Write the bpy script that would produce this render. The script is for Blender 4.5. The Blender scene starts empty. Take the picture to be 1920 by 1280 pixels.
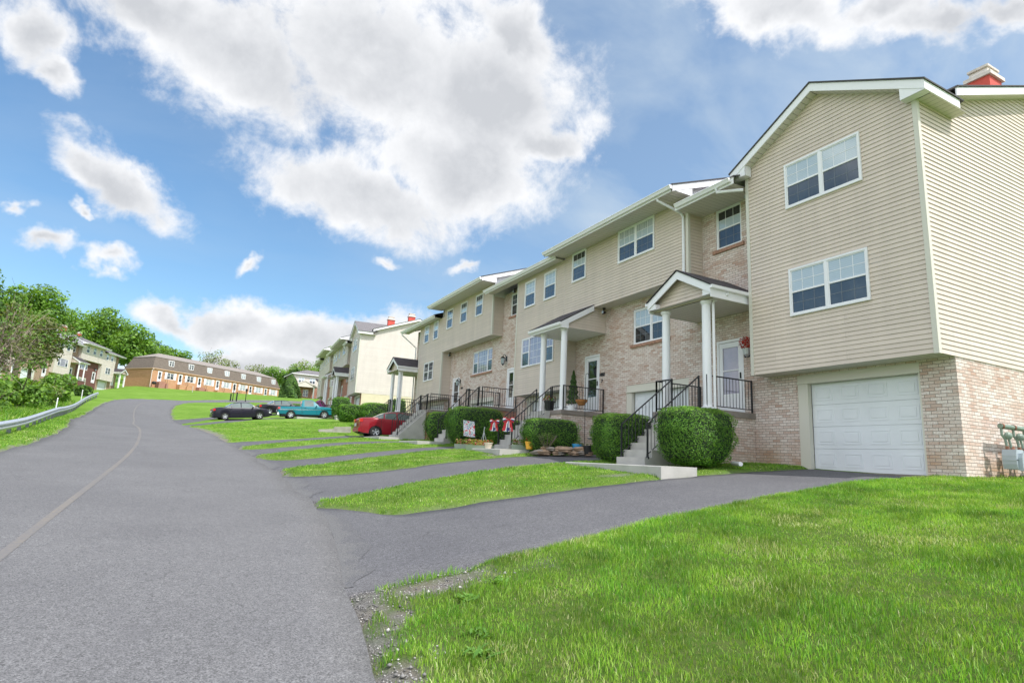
import bpy, math, random
import numpy as np
from mathutils import Vector, Matrix
R = math.radians
C = bpy.context.scene.collection
SC = bpy.context.scene
rng = np.random.default_rng(7); random.seed(7)

# ---------------------------------------------------------------- camera
cam_d = bpy.data.cameras.new('camera'); cam = bpy.data.objects.new('camera', cam_d); C.objects.link(cam)
cam_d.sensor_width = 36; cam_d.lens = 36*1130.9/1920; cam_d.clip_end = 3000; cam_d.clip_start = .05
_r = Vector((0.8797182, -0.47328917, 0.04575212)); _u = Vector((-0.13118331, -0.14909167, 0.98008296)); _f = Vector((0.45704139, 0.86819873, 0.19324629))
cam.matrix_world = Matrix(((_r.x,_u.x,-_f.x,0),(_r.y,_u.y,-_f.y,0),(_r.z,_u.z,-_f.z,1.6),(0,0,0,1)))
SC.camera = cam
SC.view_settings.view_transform = 'Standard'; SC.view_settings.look = 'None'
SC.view_settings.gamma = 1; SC.view_settings.use_curve_mapping = False
SC.view_settings.exposure = 0.74
SC.render.engine = 'CYCLES'
# ---------------------------------------------------------------- sun
SUN_AZ = (0.48, -0.88); SUN_EL = 55
az = math.atan2(SUN_AZ[0], SUN_AZ[1])            # from +Y towards +X
sd = Vector((math.sin(az)*math.cos(R(SUN_EL)), math.cos(az)*math.cos(R(SUN_EL)), math.sin(R(SUN_EL))))
sl = bpy.data.lights.new('sun', 'SUN'); sl.energy = 2.85; sl.angle = R(.6); sl.color = (1, .965, .915)
so = bpy.data.objects.new('sun', sl); C.objects.link(so); so.rotation_euler = sd.to_track_quat('Z', 'Y').to_euler(); so.location = (0, 0, 60)
# ---------------------------------------------------------------- sky with clouds
W = bpy.data.worlds.new('World'); SC.world = W; W.use_nodes = True
nt = W.node_tree; N = nt.nodes; L = nt.links; N.clear()
def nd(t, **k):
    n = N.new(t)
    for a, b in k.items(): setattr(n, a, b)
    return n
def mth(op, a, b=None, c=None, clamp=False):
    n = nd('ShaderNodeMath', operation=op); n.use_clamp = clamp
    for i, v in enumerate((a, b, c)):
        if v is None: continue
        if isinstance(v, (int, float)): n.inputs[i].default_value = v
        else: L.new(v, n.inputs[i])
    return n.outputs[0]
def vm(op, a, b=None):
    n = nd('ShaderNodeVectorMath', operation=op)
    for i, v in enumerate((a, b)):
        if v is None: continue
        if isinstance(v, tuple): n.inputs[i].default_value = v
        else: L.new(v, n.inputs[i])
    return n
BLOBS = [((-0.1, 0.83, 0.549), (7.05, 0.878, -0.04), (-1.08, 8.106, -12.435), 1),
((0.012, 0.846, 0.533), (5.002, 0.322, -0.624), (-1.448, 5.539, -8.75), 1),
((0.171, 0.804, 0.569), (4.189, -0.778, -0.162), (0.646, 4.991, -7.246), 1),
((0.33, 0.77, 0.545), (4.971, -1.892, -0.339), (1.07, 3.92, -6.185), 1),
((0.205, 0.897, 0.391), (4.877, -0.921, -0.445), (-0.112, 5.651, -12.921), 1),
((0.34, 0.819, 0.463), (5.541, -2.058, -0.425), (0.943, 4.224, -8.16), 1),
((0.347, 0.704, 0.619), (10.872, -2.094, -3.707), (-2.192, 13.363, -13.976), 1),
((0.426, 0.752, 0.504), (9.474, -5.547, 0.272), (5.676, 8.814, -17.952), 1),
((-0.217, 0.855, 0.472), (18.605, 6.7, -3.565), (-5.605, 7.224, -15.675), 0.9),
((-0.197, 0.876, 0.441), (21.355, 13.689, -17.647), (-27.325, 7.546, -27.214), 0.8),
((-0.133, 0.933, 0.333), (10.502, 2.791, -3.624), (-7.79, 5.455, -18.371), 1),
((-0.197, 0.95, 0.242), (32.213, 6.397, 1.073), (-0.682, 10.354, -41.269), 0.95),
((-0.232, 0.933, 0.275), (51.407, 8.223, 15.41), (21.259, 31.057, -87.493), 0.7),
((-0.172, 0.94, 0.293), (63.967, 6.154, 17.799), (21.693, 31.725, -88.934), 0.8),
((-0.137, 0.961, 0.239), (26.959, 4.438, -2.432), (-7.796, 14.004, -60.872), 0.65),
((-0.047, 0.982, 0.182), (23.516, 2.179, -5.668), (-9.046, 6.094, -35.192), 0.8),
((0.036, 0.982, 0.187), (10.19, -0.352, -0.133), (-0.152, 4.51, -23.664), 1),
((0.138, 0.976, 0.167), (7.127, -0.957, -0.274), (-0.259, 2.939, -16.979), 1),
((0.24, 0.954, 0.177), (7.497, -2.017, 0.697), (2.464, 2.8, -18.406), 1),
((0.082, 0.989, 0.12), (3.739, -0.331, 0.167), (1.404, 2.982, -25.542), 1),
((0.299, 0.94, 0.165), (12.134, -4.032, 0.97), (2.362, 2.566, -18.871), 0.9),
((0.628, 0.477, 0.615), (5.62, -4.084, -2.576), (3.677, 14.53, -15.013), 1),
((0.709, 0.389, 0.588), (8.874, -10.585, -3.693), (9.121, 14.934, -20.885), 0.8),
((0.753, 0.351, 0.557), (6.245, -10.196, -2.017), (12.649, 12.716, -25.119), 0.95),
((0.783, 0.285, 0.553), (8.875, -13.295, -5.718), (10.993, 18.029, -24.859), 1),
((0.042, 0.96, 0.278), (22.694, -4.585, 12.395), (40.386, 17.773, -67.364), 0.65),
((0.245, 0.92, 0.307), (29.623, -9.045, 3.466), (12.481, 17.236, -61.687), 0.7),
((0.374, 0.874, 0.311), (28.849, -13.124, 2.15), (11.975, 16.404, -60.558), 0.7)]
out = nd('ShaderNodeOutputWorld'); bg = nd('ShaderNodeBackground'); L.new(bg.outputs[0], out.inputs[0])
sky = nd('ShaderNodeTexSky', sky_type='NISHITA'); sky.sun_disc = False; sky.sun_elevation = R(SUN_EL); sky.sun_rotation = az
sky.air_density = 1.1; sky.dust_density = .5; sky.ozone_density = 2.2; sky.altitude = 200
tc = nd('ShaderNodeTexCoord'); D = tc.outputs['Generated']
# warp the direction a little so that the cloud outlines break up
def noise(vec, sc, det, rough=.6, lac=2.1, dist=0.):
    n = nd('ShaderNodeTexNoise'); n.inputs['Scale'].default_value = sc; n.inputs['Detail'].default_value = det
    n.inputs['Roughness'].default_value = rough; n.inputs['Lacunarity'].default_value = lac; n.inputs['Distortion'].default_value = dist
    L.new(vec, n.inputs['Vector']); return n
wn = noise(D, 3.2, 4)
wv = vm('SUBTRACT', wn.outputs['Color'], (.5, .5, .5)); ws = vm('MULTIPLY', wv.outputs[0], (.12, .12, .12)); wn2 = noise(D, 12, 4); wv2 = vm('MULTIPLY', vm('SUBTRACT', wn2.outputs['Color'], (.5, .5, .5)).outputs[0], (.075, .075, .075)); DW = vm('ADD', vm('ADD', D, ws.outputs[0]).outputs[0], wv2.outputs[0]).outputs[0]
field = None
for c, t1, t2, w in BLOBS:
    x = vm('DOT_PRODUCT', DW, t1).outputs['Value']; y = vm('DOT_PRODUCT', DW, t2).outputs['Value']
    z = mth('MULTIPLY', mth('SUBTRACT', vm('DOT_PRODUCT', DW, c).outputs['Value'], 1.), 2.)
    cb = nd('ShaderNodeCombineXYZ'); L.new(x, cb.inputs[0]); L.new(y, cb.inputs[1]); L.new(z, cb.inputs[2])
    v = mth('MULTIPLY', mth('SUBTRACT', 1.25, vm('LENGTH', cb.outputs[0]).outputs['Value']), w)
    field = v if field is None else mth('SMOOTH_MAX', field, v, .12)
# unseen clouds behind the viewer, added to fill the street fronts with light
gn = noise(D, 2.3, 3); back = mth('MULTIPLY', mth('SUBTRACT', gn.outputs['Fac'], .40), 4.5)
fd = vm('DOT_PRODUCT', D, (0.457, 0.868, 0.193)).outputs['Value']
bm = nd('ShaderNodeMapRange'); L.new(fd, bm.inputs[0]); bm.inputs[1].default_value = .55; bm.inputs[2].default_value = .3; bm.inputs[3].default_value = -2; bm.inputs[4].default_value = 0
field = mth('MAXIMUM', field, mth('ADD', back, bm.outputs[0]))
n1 = noise(D, 9, 12, .63, 2.15, .25); n2 = noise(vm('ADD', D, (.05, .02, .055)).outputs[0], 9, 12, .63, 2.15, .25)
f2 = mth('ADD', field, mth('MULTIPLY', mth('SUBTRACT', n1.outputs['Fac'], .5), 1.8))
mr = nd('ShaderNodeMapRange', interpolation_type='SMOOTHSTEP'); L.new(f2, mr.inputs[0]); mr.inputs[1].default_value = .12; mr.inputs[2].default_value = .72
dens = mr.outputs[0]
# lit edges, grey bellies
th = nd('ShaderNodeMapRange', interpolation_type='SMOOTHSTEP'); L.new(mth('ADD', field, mth('MULTIPLY', mth('SUBTRACT', n1.outputs['Fac'], .5), .9)), th.inputs[0]); th.inputs[1].default_value = .42; th.inputs[2].default_value = 1.15
n3 = noise(D, 4.2, 5, .5); bel = mth('MULTIPLY', th.outputs[0], mth('MULTIPLY', n3.outputs['Fac'], 1.75), clamp=True)
rel = mth('MULTIPLY', mth('SUBTRACT', n1.outputs['Fac'], n2.outputs['Fac']), 1.3)
cc = nd('ShaderNodeMix', data_type='RGBA'); L.new(mth('SUBTRACT', bel, rel, clamp=True), cc.inputs['Factor'])
cc.inputs['A'].default_value = (4.0, 4.05, 4.15, 1); cc.inputs['B'].default_value = (2.55, 2.64, 2.8, 1)
# thin high haze streaks
mp = nd('ShaderNodeMapping'); mp.inputs['Rotation'].default_value = (.3, .9, .4); mp.inputs['Scale'].default_value = (1.2, 5, 5); L.new(D, mp.inputs[0])
cn = noise(mp.outputs[0], 1.4, 6, .55, 2, .4)
cr = nd('ShaderNodeMapRange'); L.new(cn.outputs['Fac'], cr.inputs[0]); cr.inputs[1].default_value = .4; cr.inputs[2].default_value = .78; cr.inputs[4].default_value = .7
rt = nd('ShaderNodeMapRange'); L.new(vm('DOT_PRODUCT', D, (0.75, .57, .33)).outputs['Value'], rt.inputs[0]); rt.inputs[1].default_value = .75; rt.inputs[2].default_value = 1.; rt.inputs[3].default_value = .3; rt.inputs[4].default_value = 1.
cir = mth('MULTIPLY', mth('ADD', cr.outputs[0], .30), rt.outputs[0])
hs = nd('ShaderNodeHueSaturation'); L.new(sky.outputs[0], hs.inputs['Color']); hs.inputs['Saturation'].default_value = 1.12; hs.inputs['Value'].default_value = 1.
skt = vm('MULTIPLY', hs.outputs[0], (.62, .725, .735))
mxa = nd('ShaderNodeMix', data_type='RGBA'); L.new(cir, mxa.inputs['Factor']); L.new(skt.outputs[0], mxa.inputs['A']); mxa.inputs['B'].default_value = (2.5, 2.95, 3.4, 1)
bri = nd('ShaderNodeMapRange'); L.new(fd, bri.inputs[0]); bri.inputs[1].default_value = .5; bri.inputs[2].default_value = .1; bri.inputs[3].default_value = 1.; bri.inputs[4].default_value = 2.1  # clouds behind the viewer brightened to lift the fill light
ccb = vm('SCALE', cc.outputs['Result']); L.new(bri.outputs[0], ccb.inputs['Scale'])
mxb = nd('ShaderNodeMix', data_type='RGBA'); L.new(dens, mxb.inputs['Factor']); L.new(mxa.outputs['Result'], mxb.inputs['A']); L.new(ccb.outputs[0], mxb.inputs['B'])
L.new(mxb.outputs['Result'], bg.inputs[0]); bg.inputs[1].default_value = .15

# ================================================================ helpers
class MB:
    def __init__(s): s.v = []; s.f = []; s.uv = []; s.m = []
    def face(s, pts, uv=None, m=0):
        i = len(s.v); s.v += [tuple(p) for p in pts]; s.f.append(tuple(range(i, i+len(pts))))
        s.uv.append(uv if uv else None); s.m.append(m)
    def box(s, a, b, m=0):
        x0, y0, z0 = a; x1, y1, z1 = b
        if x0 > x1: x0, x1 = x1, x0
        if y0 > y1: y0, y1 = y1, y0
        if z0 > z1: z0, z1 = z1, z0
        for q in (((x0,y0,z0),(x0,y0,z1),(x0,y1,z1),(x0,y1,z0)), ((x1,y0,z0),(x1,y1,z0),(x1,y1,z1),(x1,y0,z1)),
                  ((x0,y0,z0),(x1,y0,z0),(x1,y0,z1),(x0,y0,z1)), ((x0,y1,z0),(x0,y1,z1),(x1,y1,z1),(x1,y1,z0)),
                  ((x0,y0,z1),(x1,y0,z1),(x1,y1,z1),(x0,y1,z1)), ((x0,y0,z0),(x0,y1,z0),(x1,y1,z0),(x1,y0,z0))):
            n = [abs(q[0][k]-q[2][k]) < 1e-9 for k in range(3)]
            uv = [(p[1] if n[0] else p[0], p[1] if n[2] else p[2]) for p in q]
            s.face(q, uv, m)
    def prism(s, prof, axis, a, b, m=0, caps=True):
        # prof: list of 2D points; axis 'x','y','z' extruded from a to b
        def P(p, t):
            return (t, p[0], p[1]) if axis == 'x' else ((p[0], t, p[1]) if axis == 'y' else (p[0], p[1], t))
        n = len(prof); acc = 0
        for i in range(n):
            p, q = prof[i], prof[(i+1) % n]; l = math.hypot(q[0]-p[0], q[1]-p[1])
            s.face([P(p, a), P(q, a), P(q, b), P(p, b)], [(a, acc), (a, acc+l), (b, acc+l), (b, acc)], m); acc += l
        if caps:
            s.face([P(p, a) for p in prof], [tuple(p) for p in prof], m); s.face([P(p, b) for p in reversed(prof)], [tuple(p) for p in reversed(prof)], m)
    def tube(s, pts, r, n=8, m=0, caps=True):
        pts = [Vector(p) for p in pts]; rs = r if isinstance(r, (list, tuple)) else [r]*len(pts); rings = []
        for i, p in enumerate(pts):
            d = (pts[min(i+1, len(pts)-1)]-pts[max(i-1, 0)])
            d = d.normalized() if d.length > 1e-9 else Vector((0, 0, 1))
            a = d.cross(Vector((0, 0, 1))) if abs(d.z) < .95 else d.cross(Vector((1, 0, 0)))
            a.normalize(); b = d.cross(a)
            i0 = len(s.v); s.v += [tuple(p+(a*math.cos(t)+b*math.sin(t))*rs[i]) for t in [2*math.pi*k/n for k in range(n)]]; rings.append(i0)
        for u, w in zip(rings, rings[1:]):
            for k in range(n):
                s.f.append((u+k, u+(k+1) % n, w+(k+1) % n, w+k)); s.uv.append(None); s.m.append(m)
        if caps:
            s.f.append(tuple(reversed(range(rings[0], rings[0]+n)))); s.uv.append(None); s.m.append(m)
            s.f.append(tuple(range(rings[-1], rings[-1]+n))); s.uv.append(None); s.m.append(m)
    def lathe(s, prof, c=(0,0,0), n=20, m=0, axis='z'):
        rings = []
        for r, z in prof:
            i0 = len(s.v)
            for k in range(n):
                t = 2*math.pi*k/n; a, b = r*math.cos(t), r*math.sin(t)
                s.v.append((c[0]+a, c[1]+b, c[2]+z) if axis == 'z' else ((c[0]+a, c[1]+z, c[2]+b) if axis == 'y' else (c[0]+z, c[1]+a, c[2]+b)))
            rings.append(i0)
        for u, w in zip(rings, rings[1:]):
            for k in range(n): s.f.append((u+k, u+(k+1) % n, w+(k+1) % n, w+k)); s.uv.append(None); s.m.append(m)
    def blob(s, c, r, n=10, m=0, jit=0.):
        prof = [(max(.001, math.sin(math.pi*i/n)), -math.cos(math.pi*i/n)) for i in range(n+1)]; i0 = len(s.v)
        s.lathe(prof, (0,0,0), n+4, m)
        for i in range(i0, len(s.v)):
            v = Vector(s.v[i]); k = 1+jit*(math.sin(v.x*5+c[0]*9)*math.cos(v.y*6+c[1]*7)+.5*math.sin(v.z*9+c[0]*5))
            s.v[i] = (c[0]+v.x*r[0]*k, c[1]+v.y*r[1]*k, c[2]+v.z*r[2]*k)
    def mesh(s, name, mats, smooth=False):
        me = bpy.data.meshes.new(name); me.from_pydata(s.v, [], s.f)
        uvl = me.uv_layers.new(name='UVMap'); k = 0; data = []
        for f, uv in zip(s.f, s.uv):
            if uv is None: data += [0., 0.]*len(f)
            else:
                for u in uv: data += [u[0], u[1]]
        uvl.data.foreach_set('uv', data)
        for mt in (mats if isinstance(mats, (list, tuple)) else [mats]): me.materials.append(mt)
        me.polygons.foreach_set('material_index', s.m)
        if smooth: me.polygons.foreach_set('use_smooth', [True]*len(s.f))
        me.update(); return me
    def build(s, name, mats, parent=None, smooth=False, off=None):
        if off: s.v = [(a-off[0], b-off[1], c-off[2]) for a, b, c in s.v]
        o = bpy.data.objects.new(name, s.mesh(name, mats, smooth)); C.objects.link(o)
        if parent: o.parent = parent
        return o
def tag(o, label=None, cat=None, group=None, kind=None):
    if label: o['label'] = label
    if cat: o['category'] = cat
    if group: o['group'] = group
    if kind: o['kind'] = kind
    return o
def empty(name, loc, rz=0, label=None, cat=None, group=None):
    o = bpy.data.objects.new(name, None); C.objects.link(o); o.location = loc; o.rotation_euler = (0, 0, rz); o.empty_display_size = .3
    return tag(o, label, cat, group)
def copy_tree(o, parent=None):
    c = o.copy(); C.objects.link(c); c.parent = parent
    for ch in list(o.children): copy_tree(ch, c)
    return c

# ================================================================ materials
def M_new(name):
    m = bpy.data.materials.new(name); m.use_nodes = True; t = m.node_tree
    return m, t, t.nodes['Principled BSDF']
def lk(t, a, b): t.links.new(a, b)
def simple(name, col, rough=.6, metal=0, spec=.5, var=.0, vs=3., bump=0., bs=60., coat=0):
    m, t, b = M_new(name); b.inputs['Base Color'].default_value = (*col, 1); b.inputs['Roughness'].default_value = rough
    b.inputs['Metallic'].default_value = metal; b.inputs['Specular IOR Level'].default_value = spec; b.inputs['Coat Weight'].default_value = coat
    tcn = t.nodes.new('ShaderNodeTexCoord')
    if var:
        n = t.nodes.new('ShaderNodeTexNoise'); n.inputs['Scale'].default_value = vs; n.inputs['Detail'].default_value = 5; lk(t, tcn.outputs['Object'], n.inputs['Vector'])
        r = t.nodes.new('ShaderNodeMapRange'); lk(t, n.outputs['Fac'], r.inputs[0]); r.inputs[1].default_value = .25; r.inputs[2].default_value = .75; r.inputs[3].default_value = 1-var; r.inputs[4].default_value = 1+var
        mx = t.nodes.new('ShaderNodeVectorMath'); mx.operation = 'SCALE'; mx.inputs[0].default_value = col; lk(t, r.outputs[0], mx.inputs['Scale']); lk(t, mx.outputs[0], b.inputs['Base Color'])
    if bump:
        n = t.nodes.new('ShaderNodeTexNoise'); n.inputs['Scale'].default_value = bs; n.inputs['Detail'].default_value = 4; lk(t, tcn.outputs['Object'], n.inputs['Vector'])
        bp = t.nodes.new('ShaderNodeBump'); bp.inputs['Strength'].default_value = bump; bp.inputs['Distance'].default_value = .02; lk(t, n.outputs['Fac'], bp.inputs['Height']); lk(t, bp.outputs[0], b.inputs['Normal'])
    return m
def ramp(t, fac, stops):
    r = t.nodes.new('ShaderNodeValToRGB'); lk(t, fac, r.inputs[0]); e = r.color_ramp.elements
    while len(e) < len(stops): e.new(.5)
    for k, (p, c) in enumerate(stops): e[k].position = p; e[k].color = (*c, 1)
    return r.outputs[0]
def mixc(t, f, a, b, mode='MIX'):
    m = t.nodes.new('ShaderNodeMix'); m.data_type = 'RGBA'; m.blend_type = mode
    for k, v in (('Factor', f), ('A', a), ('B', b)):
        if isinstance(v, (int, float)): m.inputs[k].default_value = v
        elif isinstance(v, tuple): m.inputs[k].default_value = (*v, 1)
        else: lk(t, v, m.inputs[k])
    return m.outputs['Result']
def tnoise(t, vec, sc, det=4, rough=.55):
    n = t.nodes.new('ShaderNodeTexNoise'); n.inputs['Scale'].default_value = sc; n.inputs['Detail'].default_value = det; n.inputs['Roughness'].default_value = rough
    lk(t, vec, n.inputs['Vector']); return n.outputs['Fac']
def mrange(t, v, a, b, c=0., d=1.):
    r = t.nodes.new('ShaderNodeMapRange'); lk(t, v, r.inputs[0])
    for k, x in zip((1, 2, 3, 4), (a, b, c, d)): r.inputs[k].default_value = x
    return r.outputs[0]
def tmath(t, op, a, b=0., clamp=False):
    n = t.nodes.new('ShaderNodeMath'); n.operation = op; n.use_clamp = clamp
    for i, v in enumerate((a, b)):
        if isinstance(v, (int, float)): n.inputs[i].default_value = v
        else: lk(t, v, n.inputs[i])
    return n.outputs[0]
def brick_mat(name, ca, cb, cc_, mortar, face_stain=.5, low=None, bw=.212, bh=.0677):
    m, t, b = M_new(name); uvn = t.nodes.new('ShaderNodeUVMap'); tcn = t.nodes.new('ShaderNodeTexCoord'); ob = tcn.outputs['Object']
    br = t.nodes.new('ShaderNodeTexBrick'); lk(t, uvn.outputs[0], br.inputs['Vector']); br.inputs['Scale'].default_value = 1
    br.inputs['Brick Width'].default_value = bw; br.inputs['Row Height'].default_value = bh; br.inputs['Mortar Size'].default_value = .0058; br.inputs['Mortar Smooth'].default_value = .25
    br.inputs['Color1'].default_value = (0, 0, 0, 1); br.inputs['Color2'].default_value = (1, 1, 1, 1); br.inputs['Bias'].default_value = 0; br.inputs['Mortar'].default_value = (.5, .5, .5, 1)
    col = ramp(t, br.outputs['Color'], [(0, ca), (.3, cb), (.55, tuple(.6*x+.4*y for x, y in zip(ca, cc_))), (.8, cb), (1, tuple(.35*x+.65*y for x, y in zip(ca, cc_)))])
    # chalky wash worn off the bricks in blotches, more red where it is gone
    w1 = mrange(t, tnoise(t, ob, 26, 5, .75), .46, .7); w2 = mrange(t, tnoise(t, ob, 1.3, 4, .6), .47, .68)
    col = mixc(t, tmath(t, 'MULTIPLY', w1, face_stain), col, cc_)
    col = mixc(t, tmath(t, 'MULTIPLY', w2, face_stain*.62), col, cc_)
    w3 = mrange(t, tnoise(t, ob, 60, 3, .6), .3, .7, .84, 1.14)
    sc = t.nodes.new('ShaderNodeVectorMath'); sc.operation = 'SCALE'; lk(t, col, sc.inputs[0]); lk(t, w3, sc.inputs['Scale'])
    col = sc.outputs[0]
    if low:                                       # rusty splash stain above the ground
        sp = t.nodes.new('ShaderNodeSeparateXYZ'); lk(t, ob, sp.inputs[0])
        g = mrange(t, sp.outputs['Z'], .75, .15); g = tmath(t, 'MULTIPLY', g, mrange(t, tnoise(t, ob, 1.1, 4), .42, .6), True)
        col = mixc(t, tmath(t, 'MULTIPLY', g, .75), col, mixc(t, .55, col, low))
    col = mixc(t, br.outputs['Fac'], col, mortar)
    lk(t, col, b.inputs['Base Color']); b.inputs['Roughness'].default_value = .9; b.inputs['Specular IOR Level'].default_value = .25
    bp = t.nodes.new('ShaderNodeBump'); bp.inputs['Strength'].default_value = .9; bp.inputs['Distance'].default_value = .012
    hh = tmath(t, 'SUBTRACT', tmath(t, 'MULTIPLY', tnoise(t, ob, 45, 3), .35), br.outputs['Fac']); lk(t, hh, bp.inputs['Height']); lk(t, bp.outputs[0], b.inputs['Normal'])
    return m
def leaf_mat(name, a, b_, c, trans=.35, rough=.55, amp=.28, ns=.9):
    m, t, b = M_new(name); g = t.nodes.new('ShaderNodeNewGeometry'); tcn = t.nodes.new('ShaderNodeTexCoord')
    col = ramp(t, g.outputs['Random Per Island'], [(0, a), (.45, b_), (1, c)])
    v = mrange(t, tnoise(t, tcn.outputs['Object'], ns, 3), .3, .7, 1-amp, 1+amp)
    sc = t.nodes.new('ShaderNodeVectorMath'); sc.operation = 'SCALE'; lk(t, col, sc.inputs[0]); lk(t, v, sc.inputs['Scale'])
    lk(t, sc.outputs[0], b.inputs['Base Color']); b.inputs['Roughness'].default_value = rough; b.inputs['Specular IOR Level'].default_value = .35
    tr = t.nodes.new('ShaderNodeBsdfTranslucent'); s2 = t.nodes.new('ShaderNodeVectorMath'); s2.operation = 'MULTIPLY'; lk(t, sc.outputs[0], s2.inputs[0]); s2.inputs[1].default_value = (1.5, 1.35, .5); lk(t, s2.outputs[0], tr.inputs[0])
    mx = t.nodes.new('ShaderNodeMixShader'); mx.inputs[0].default_value = trans; lk(t, b.outputs[0], mx.inputs[1]); lk(t, tr.outputs[0], mx.inputs[2])
    lk(t, mx.outputs[0], t.nodes['Material Output'].inputs[0]); return m
def asphalt(name, base, tint, dark):
    m, t, b = M_new(name); ob = t.nodes.new('ShaderNodeTexCoord').outputs['Object']
    n1 = tmath(t, 'ADD', tmath(t, 'MULTIPLY', tnoise(t, ob, 75, 3, .85), .76), tmath(t, 'MULTIPLY', tnoise(t, ob, 24, 3, .8), .24)); n2 = tnoise(t, ob, .55, 5, .6); n3 = tnoise(t, ob, 5.5, 4, .6)
    vo = t.nodes.new('ShaderNodeTexVoronoi'); vo.inputs['Scale'].default_value = 130; lk(t, ob, vo.inputs['Vector'])
    col = ramp(t, n1, [(.38, tuple(k*.42 for k in base)), (.5, base), (.62, tuple(k*1.8 for k in base))])
    col = mixc(t, mrange(t, n2, .35, .68), col, tint, 'MULTIPLY'); col = mixc(t, mrange(t, n3, .45, .7, 0, .35), col, dark)
    wp = t.nodes.new('ShaderNodeVectorMath'); wp.operation = 'MULTIPLY_ADD'; nw = t.nodes.new('ShaderNodeTexNoise'); nw.inputs['Scale'].default_value = 1.3; nw.inputs['Detail'].default_value = 5; lk(t, ob, nw.inputs['Vector']); lk(t, nw.outputs['Color'], wp.inputs[0]); wp.inputs[1].default_value = (1.1, 1.1, 1.1); lk(t, ob, wp.inputs[2])
    cv = t.nodes.new('ShaderNodeTexVoronoi'); cv.feature = 'DISTANCE_TO_EDGE'; cv.inputs['Scale'].default_value = .33; lk(t, wp.outputs[0], cv.inputs['Vector']); crk = tmath(t, 'MULTIPLY', mrange(t, cv.outputs['Distance'], .0042, .001), mrange(t, tnoise(t, ob, .45, 2), .5, .6)); col = mixc(t, tmath(t, 'MULTIPLY', crk, .4), col, tuple(k*.25 for k in base))
    st_ = mrange(t, tnoise(t, ob, 1.9, 3, .5), .66, .74, 0, .35); col = mixc(t, st_, col, dark)
    spk = mrange(t, vo.outputs['Distance'], .16, .1); col = mixc(t, tmath(t, 'MULTIPLY', spk, mrange(t, tnoise(t, ob, 40, 1), .5, .62)), col, tuple(min(1, k*2.3) for k in base))
    lk(t, col, b.inputs['Base Color']); b.inputs['Roughness'].default_value = .88; b.inputs['Specular IOR Level'].default_value = .3
    bp = t.nodes.new('ShaderNodeBump'); bp.inputs['Strength'].default_value = .5; bp.inputs['Distance'].default_value = .006; lk(t, n1, bp.inputs['Height']); lk(t, bp.outputs[0], b.inputs['Normal'])
    return m
def shingle_mat(name, a, b_):
    m, t, b = M_new(name); uvn = t.nodes.new('ShaderNodeUVMap'); br = t.nodes.new('ShaderNodeTexBrick'); lk(t, uvn.outputs[0], br.inputs['Vector'])
    br.inputs['Scale'].default_value = 1; br.inputs['Brick Width'].default_value = .3; br.inputs['Row Height'].default_value = .14; br.inputs['Mortar Size'].default_value = .006
    br.inputs['Color1'].default_value = (*a, 1); br.inputs['Color2'].default_value = (*b_, 1); br.inputs['Mortar'].default_value = tuple(k*.5 for k in a)+(1,)
    ob = t.nodes.new('ShaderNodeTexCoord').outputs['Object']; v = mrange(t, tnoise(t, ob, 80, 2), .3, .7, .7, 1.3)
    sc = t.nodes.new('ShaderNodeVectorMath'); sc.operation = 'SCALE'; lk(t, br.outputs['Color'], sc.inputs[0]); lk(t, v, sc.inputs['Scale']); lk(t, sc.outputs[0], b.inputs['Base Color']); b.inputs['Roughness'].default_value = .93
    return m
mat = {}
mat['siding'] = simple('beige_vinyl_siding', (.62, .53, .47), .55, var=.035, vs=.7)
mat['siding2'] = simple('pale_vinyl_siding', (.66, .58, .53), .55, var=.03, vs=.5)
mat['siding3'] = simple('cream_vinyl_siding', (.68, .60, .53), .55, var=.03, vs=.5)
mat['trim'] = simple('beige_corner_trim', (.63, .60, .52), .5)
mat['white'] = simple('white_vinyl', (.82, .81, .83), .45, var=.03, vs=2)
mat['fascia'] = simple('white_aluminium_fascia', (.84, .82, .84), .4, var=.02, vs=1)
mat['soffit'] = None
mat['brick'] = brick_mat('whitewashed_brick', (.70, .60, .54), (.80, .73, .68), (.46, .26, .18), (.31, .255, .215), .66, (.48, .27, .10))
mat['redbrick'] = brick_mat('red_brick', (.36, .12, .075), (.42, .17, .11), (.55, .36, .30), (.30, .22, .19), .5)
mat['orangebrick'] = brick_mat('orange_brick', (.56, .29, .155), (.64, .36, .21), (.47, .22, .12), (.52, .36, .24), .35)
mat['tanbrick'] = brick_mat('tan_brick', (.40, .27, .18), (.46, .32, .22), (.33, .20, .13), (.40, .33, .27), .35)
mat['brownbrick'] = brick_mat('brown_brick', (.17, .07, .06), (.20, .085, .07), (.25, .12, .10), (.15, .09, .08), .4)
mat['sillbrick'] = simple('rust_brick_sill', (.36, .20, .14), .9, var=.4, vs=14, bump=.5, bs=40)
mat['concrete'] = simple('concrete', (.43, .415, .385), .85, var=.14, vs=2.4, bump=.25, bs=50)
mat['slab'] = simple('weathered_slab', (.24, .205, .18), .9, var=.2, vs=4, bump=.3)
mat['foundation'] = simple('cream_foundation', (.66, .58, .42), .85, var=.06)
mat['shingle'] = shingle_mat('dark_shingle', (.055, .047, .052), (.085, .072, .078))
mat['shingle_grey'] = shingle_mat('grey_shingle', (.16, .15, .155), (.20, .185, .19))
mat['mansard'] = shingle_mat('brown_grey_shingle', (.145, .115, .095), (.185, .15, .125))
mat['iron'] = simple('black_iron', (.012, .012, .014), .45, spec=.5)
mat['black'] = simple('black_plastic', (.015, .015, .015), .5)
mat['garage'] = simple('white_garage_door', (.74, .76, .79), .45, var=.05, vs=1.5)
mat['red_paint'] = simple('red_chimney_paint', (.60, .085, .06), .7, var=.15, vs=6)
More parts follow.
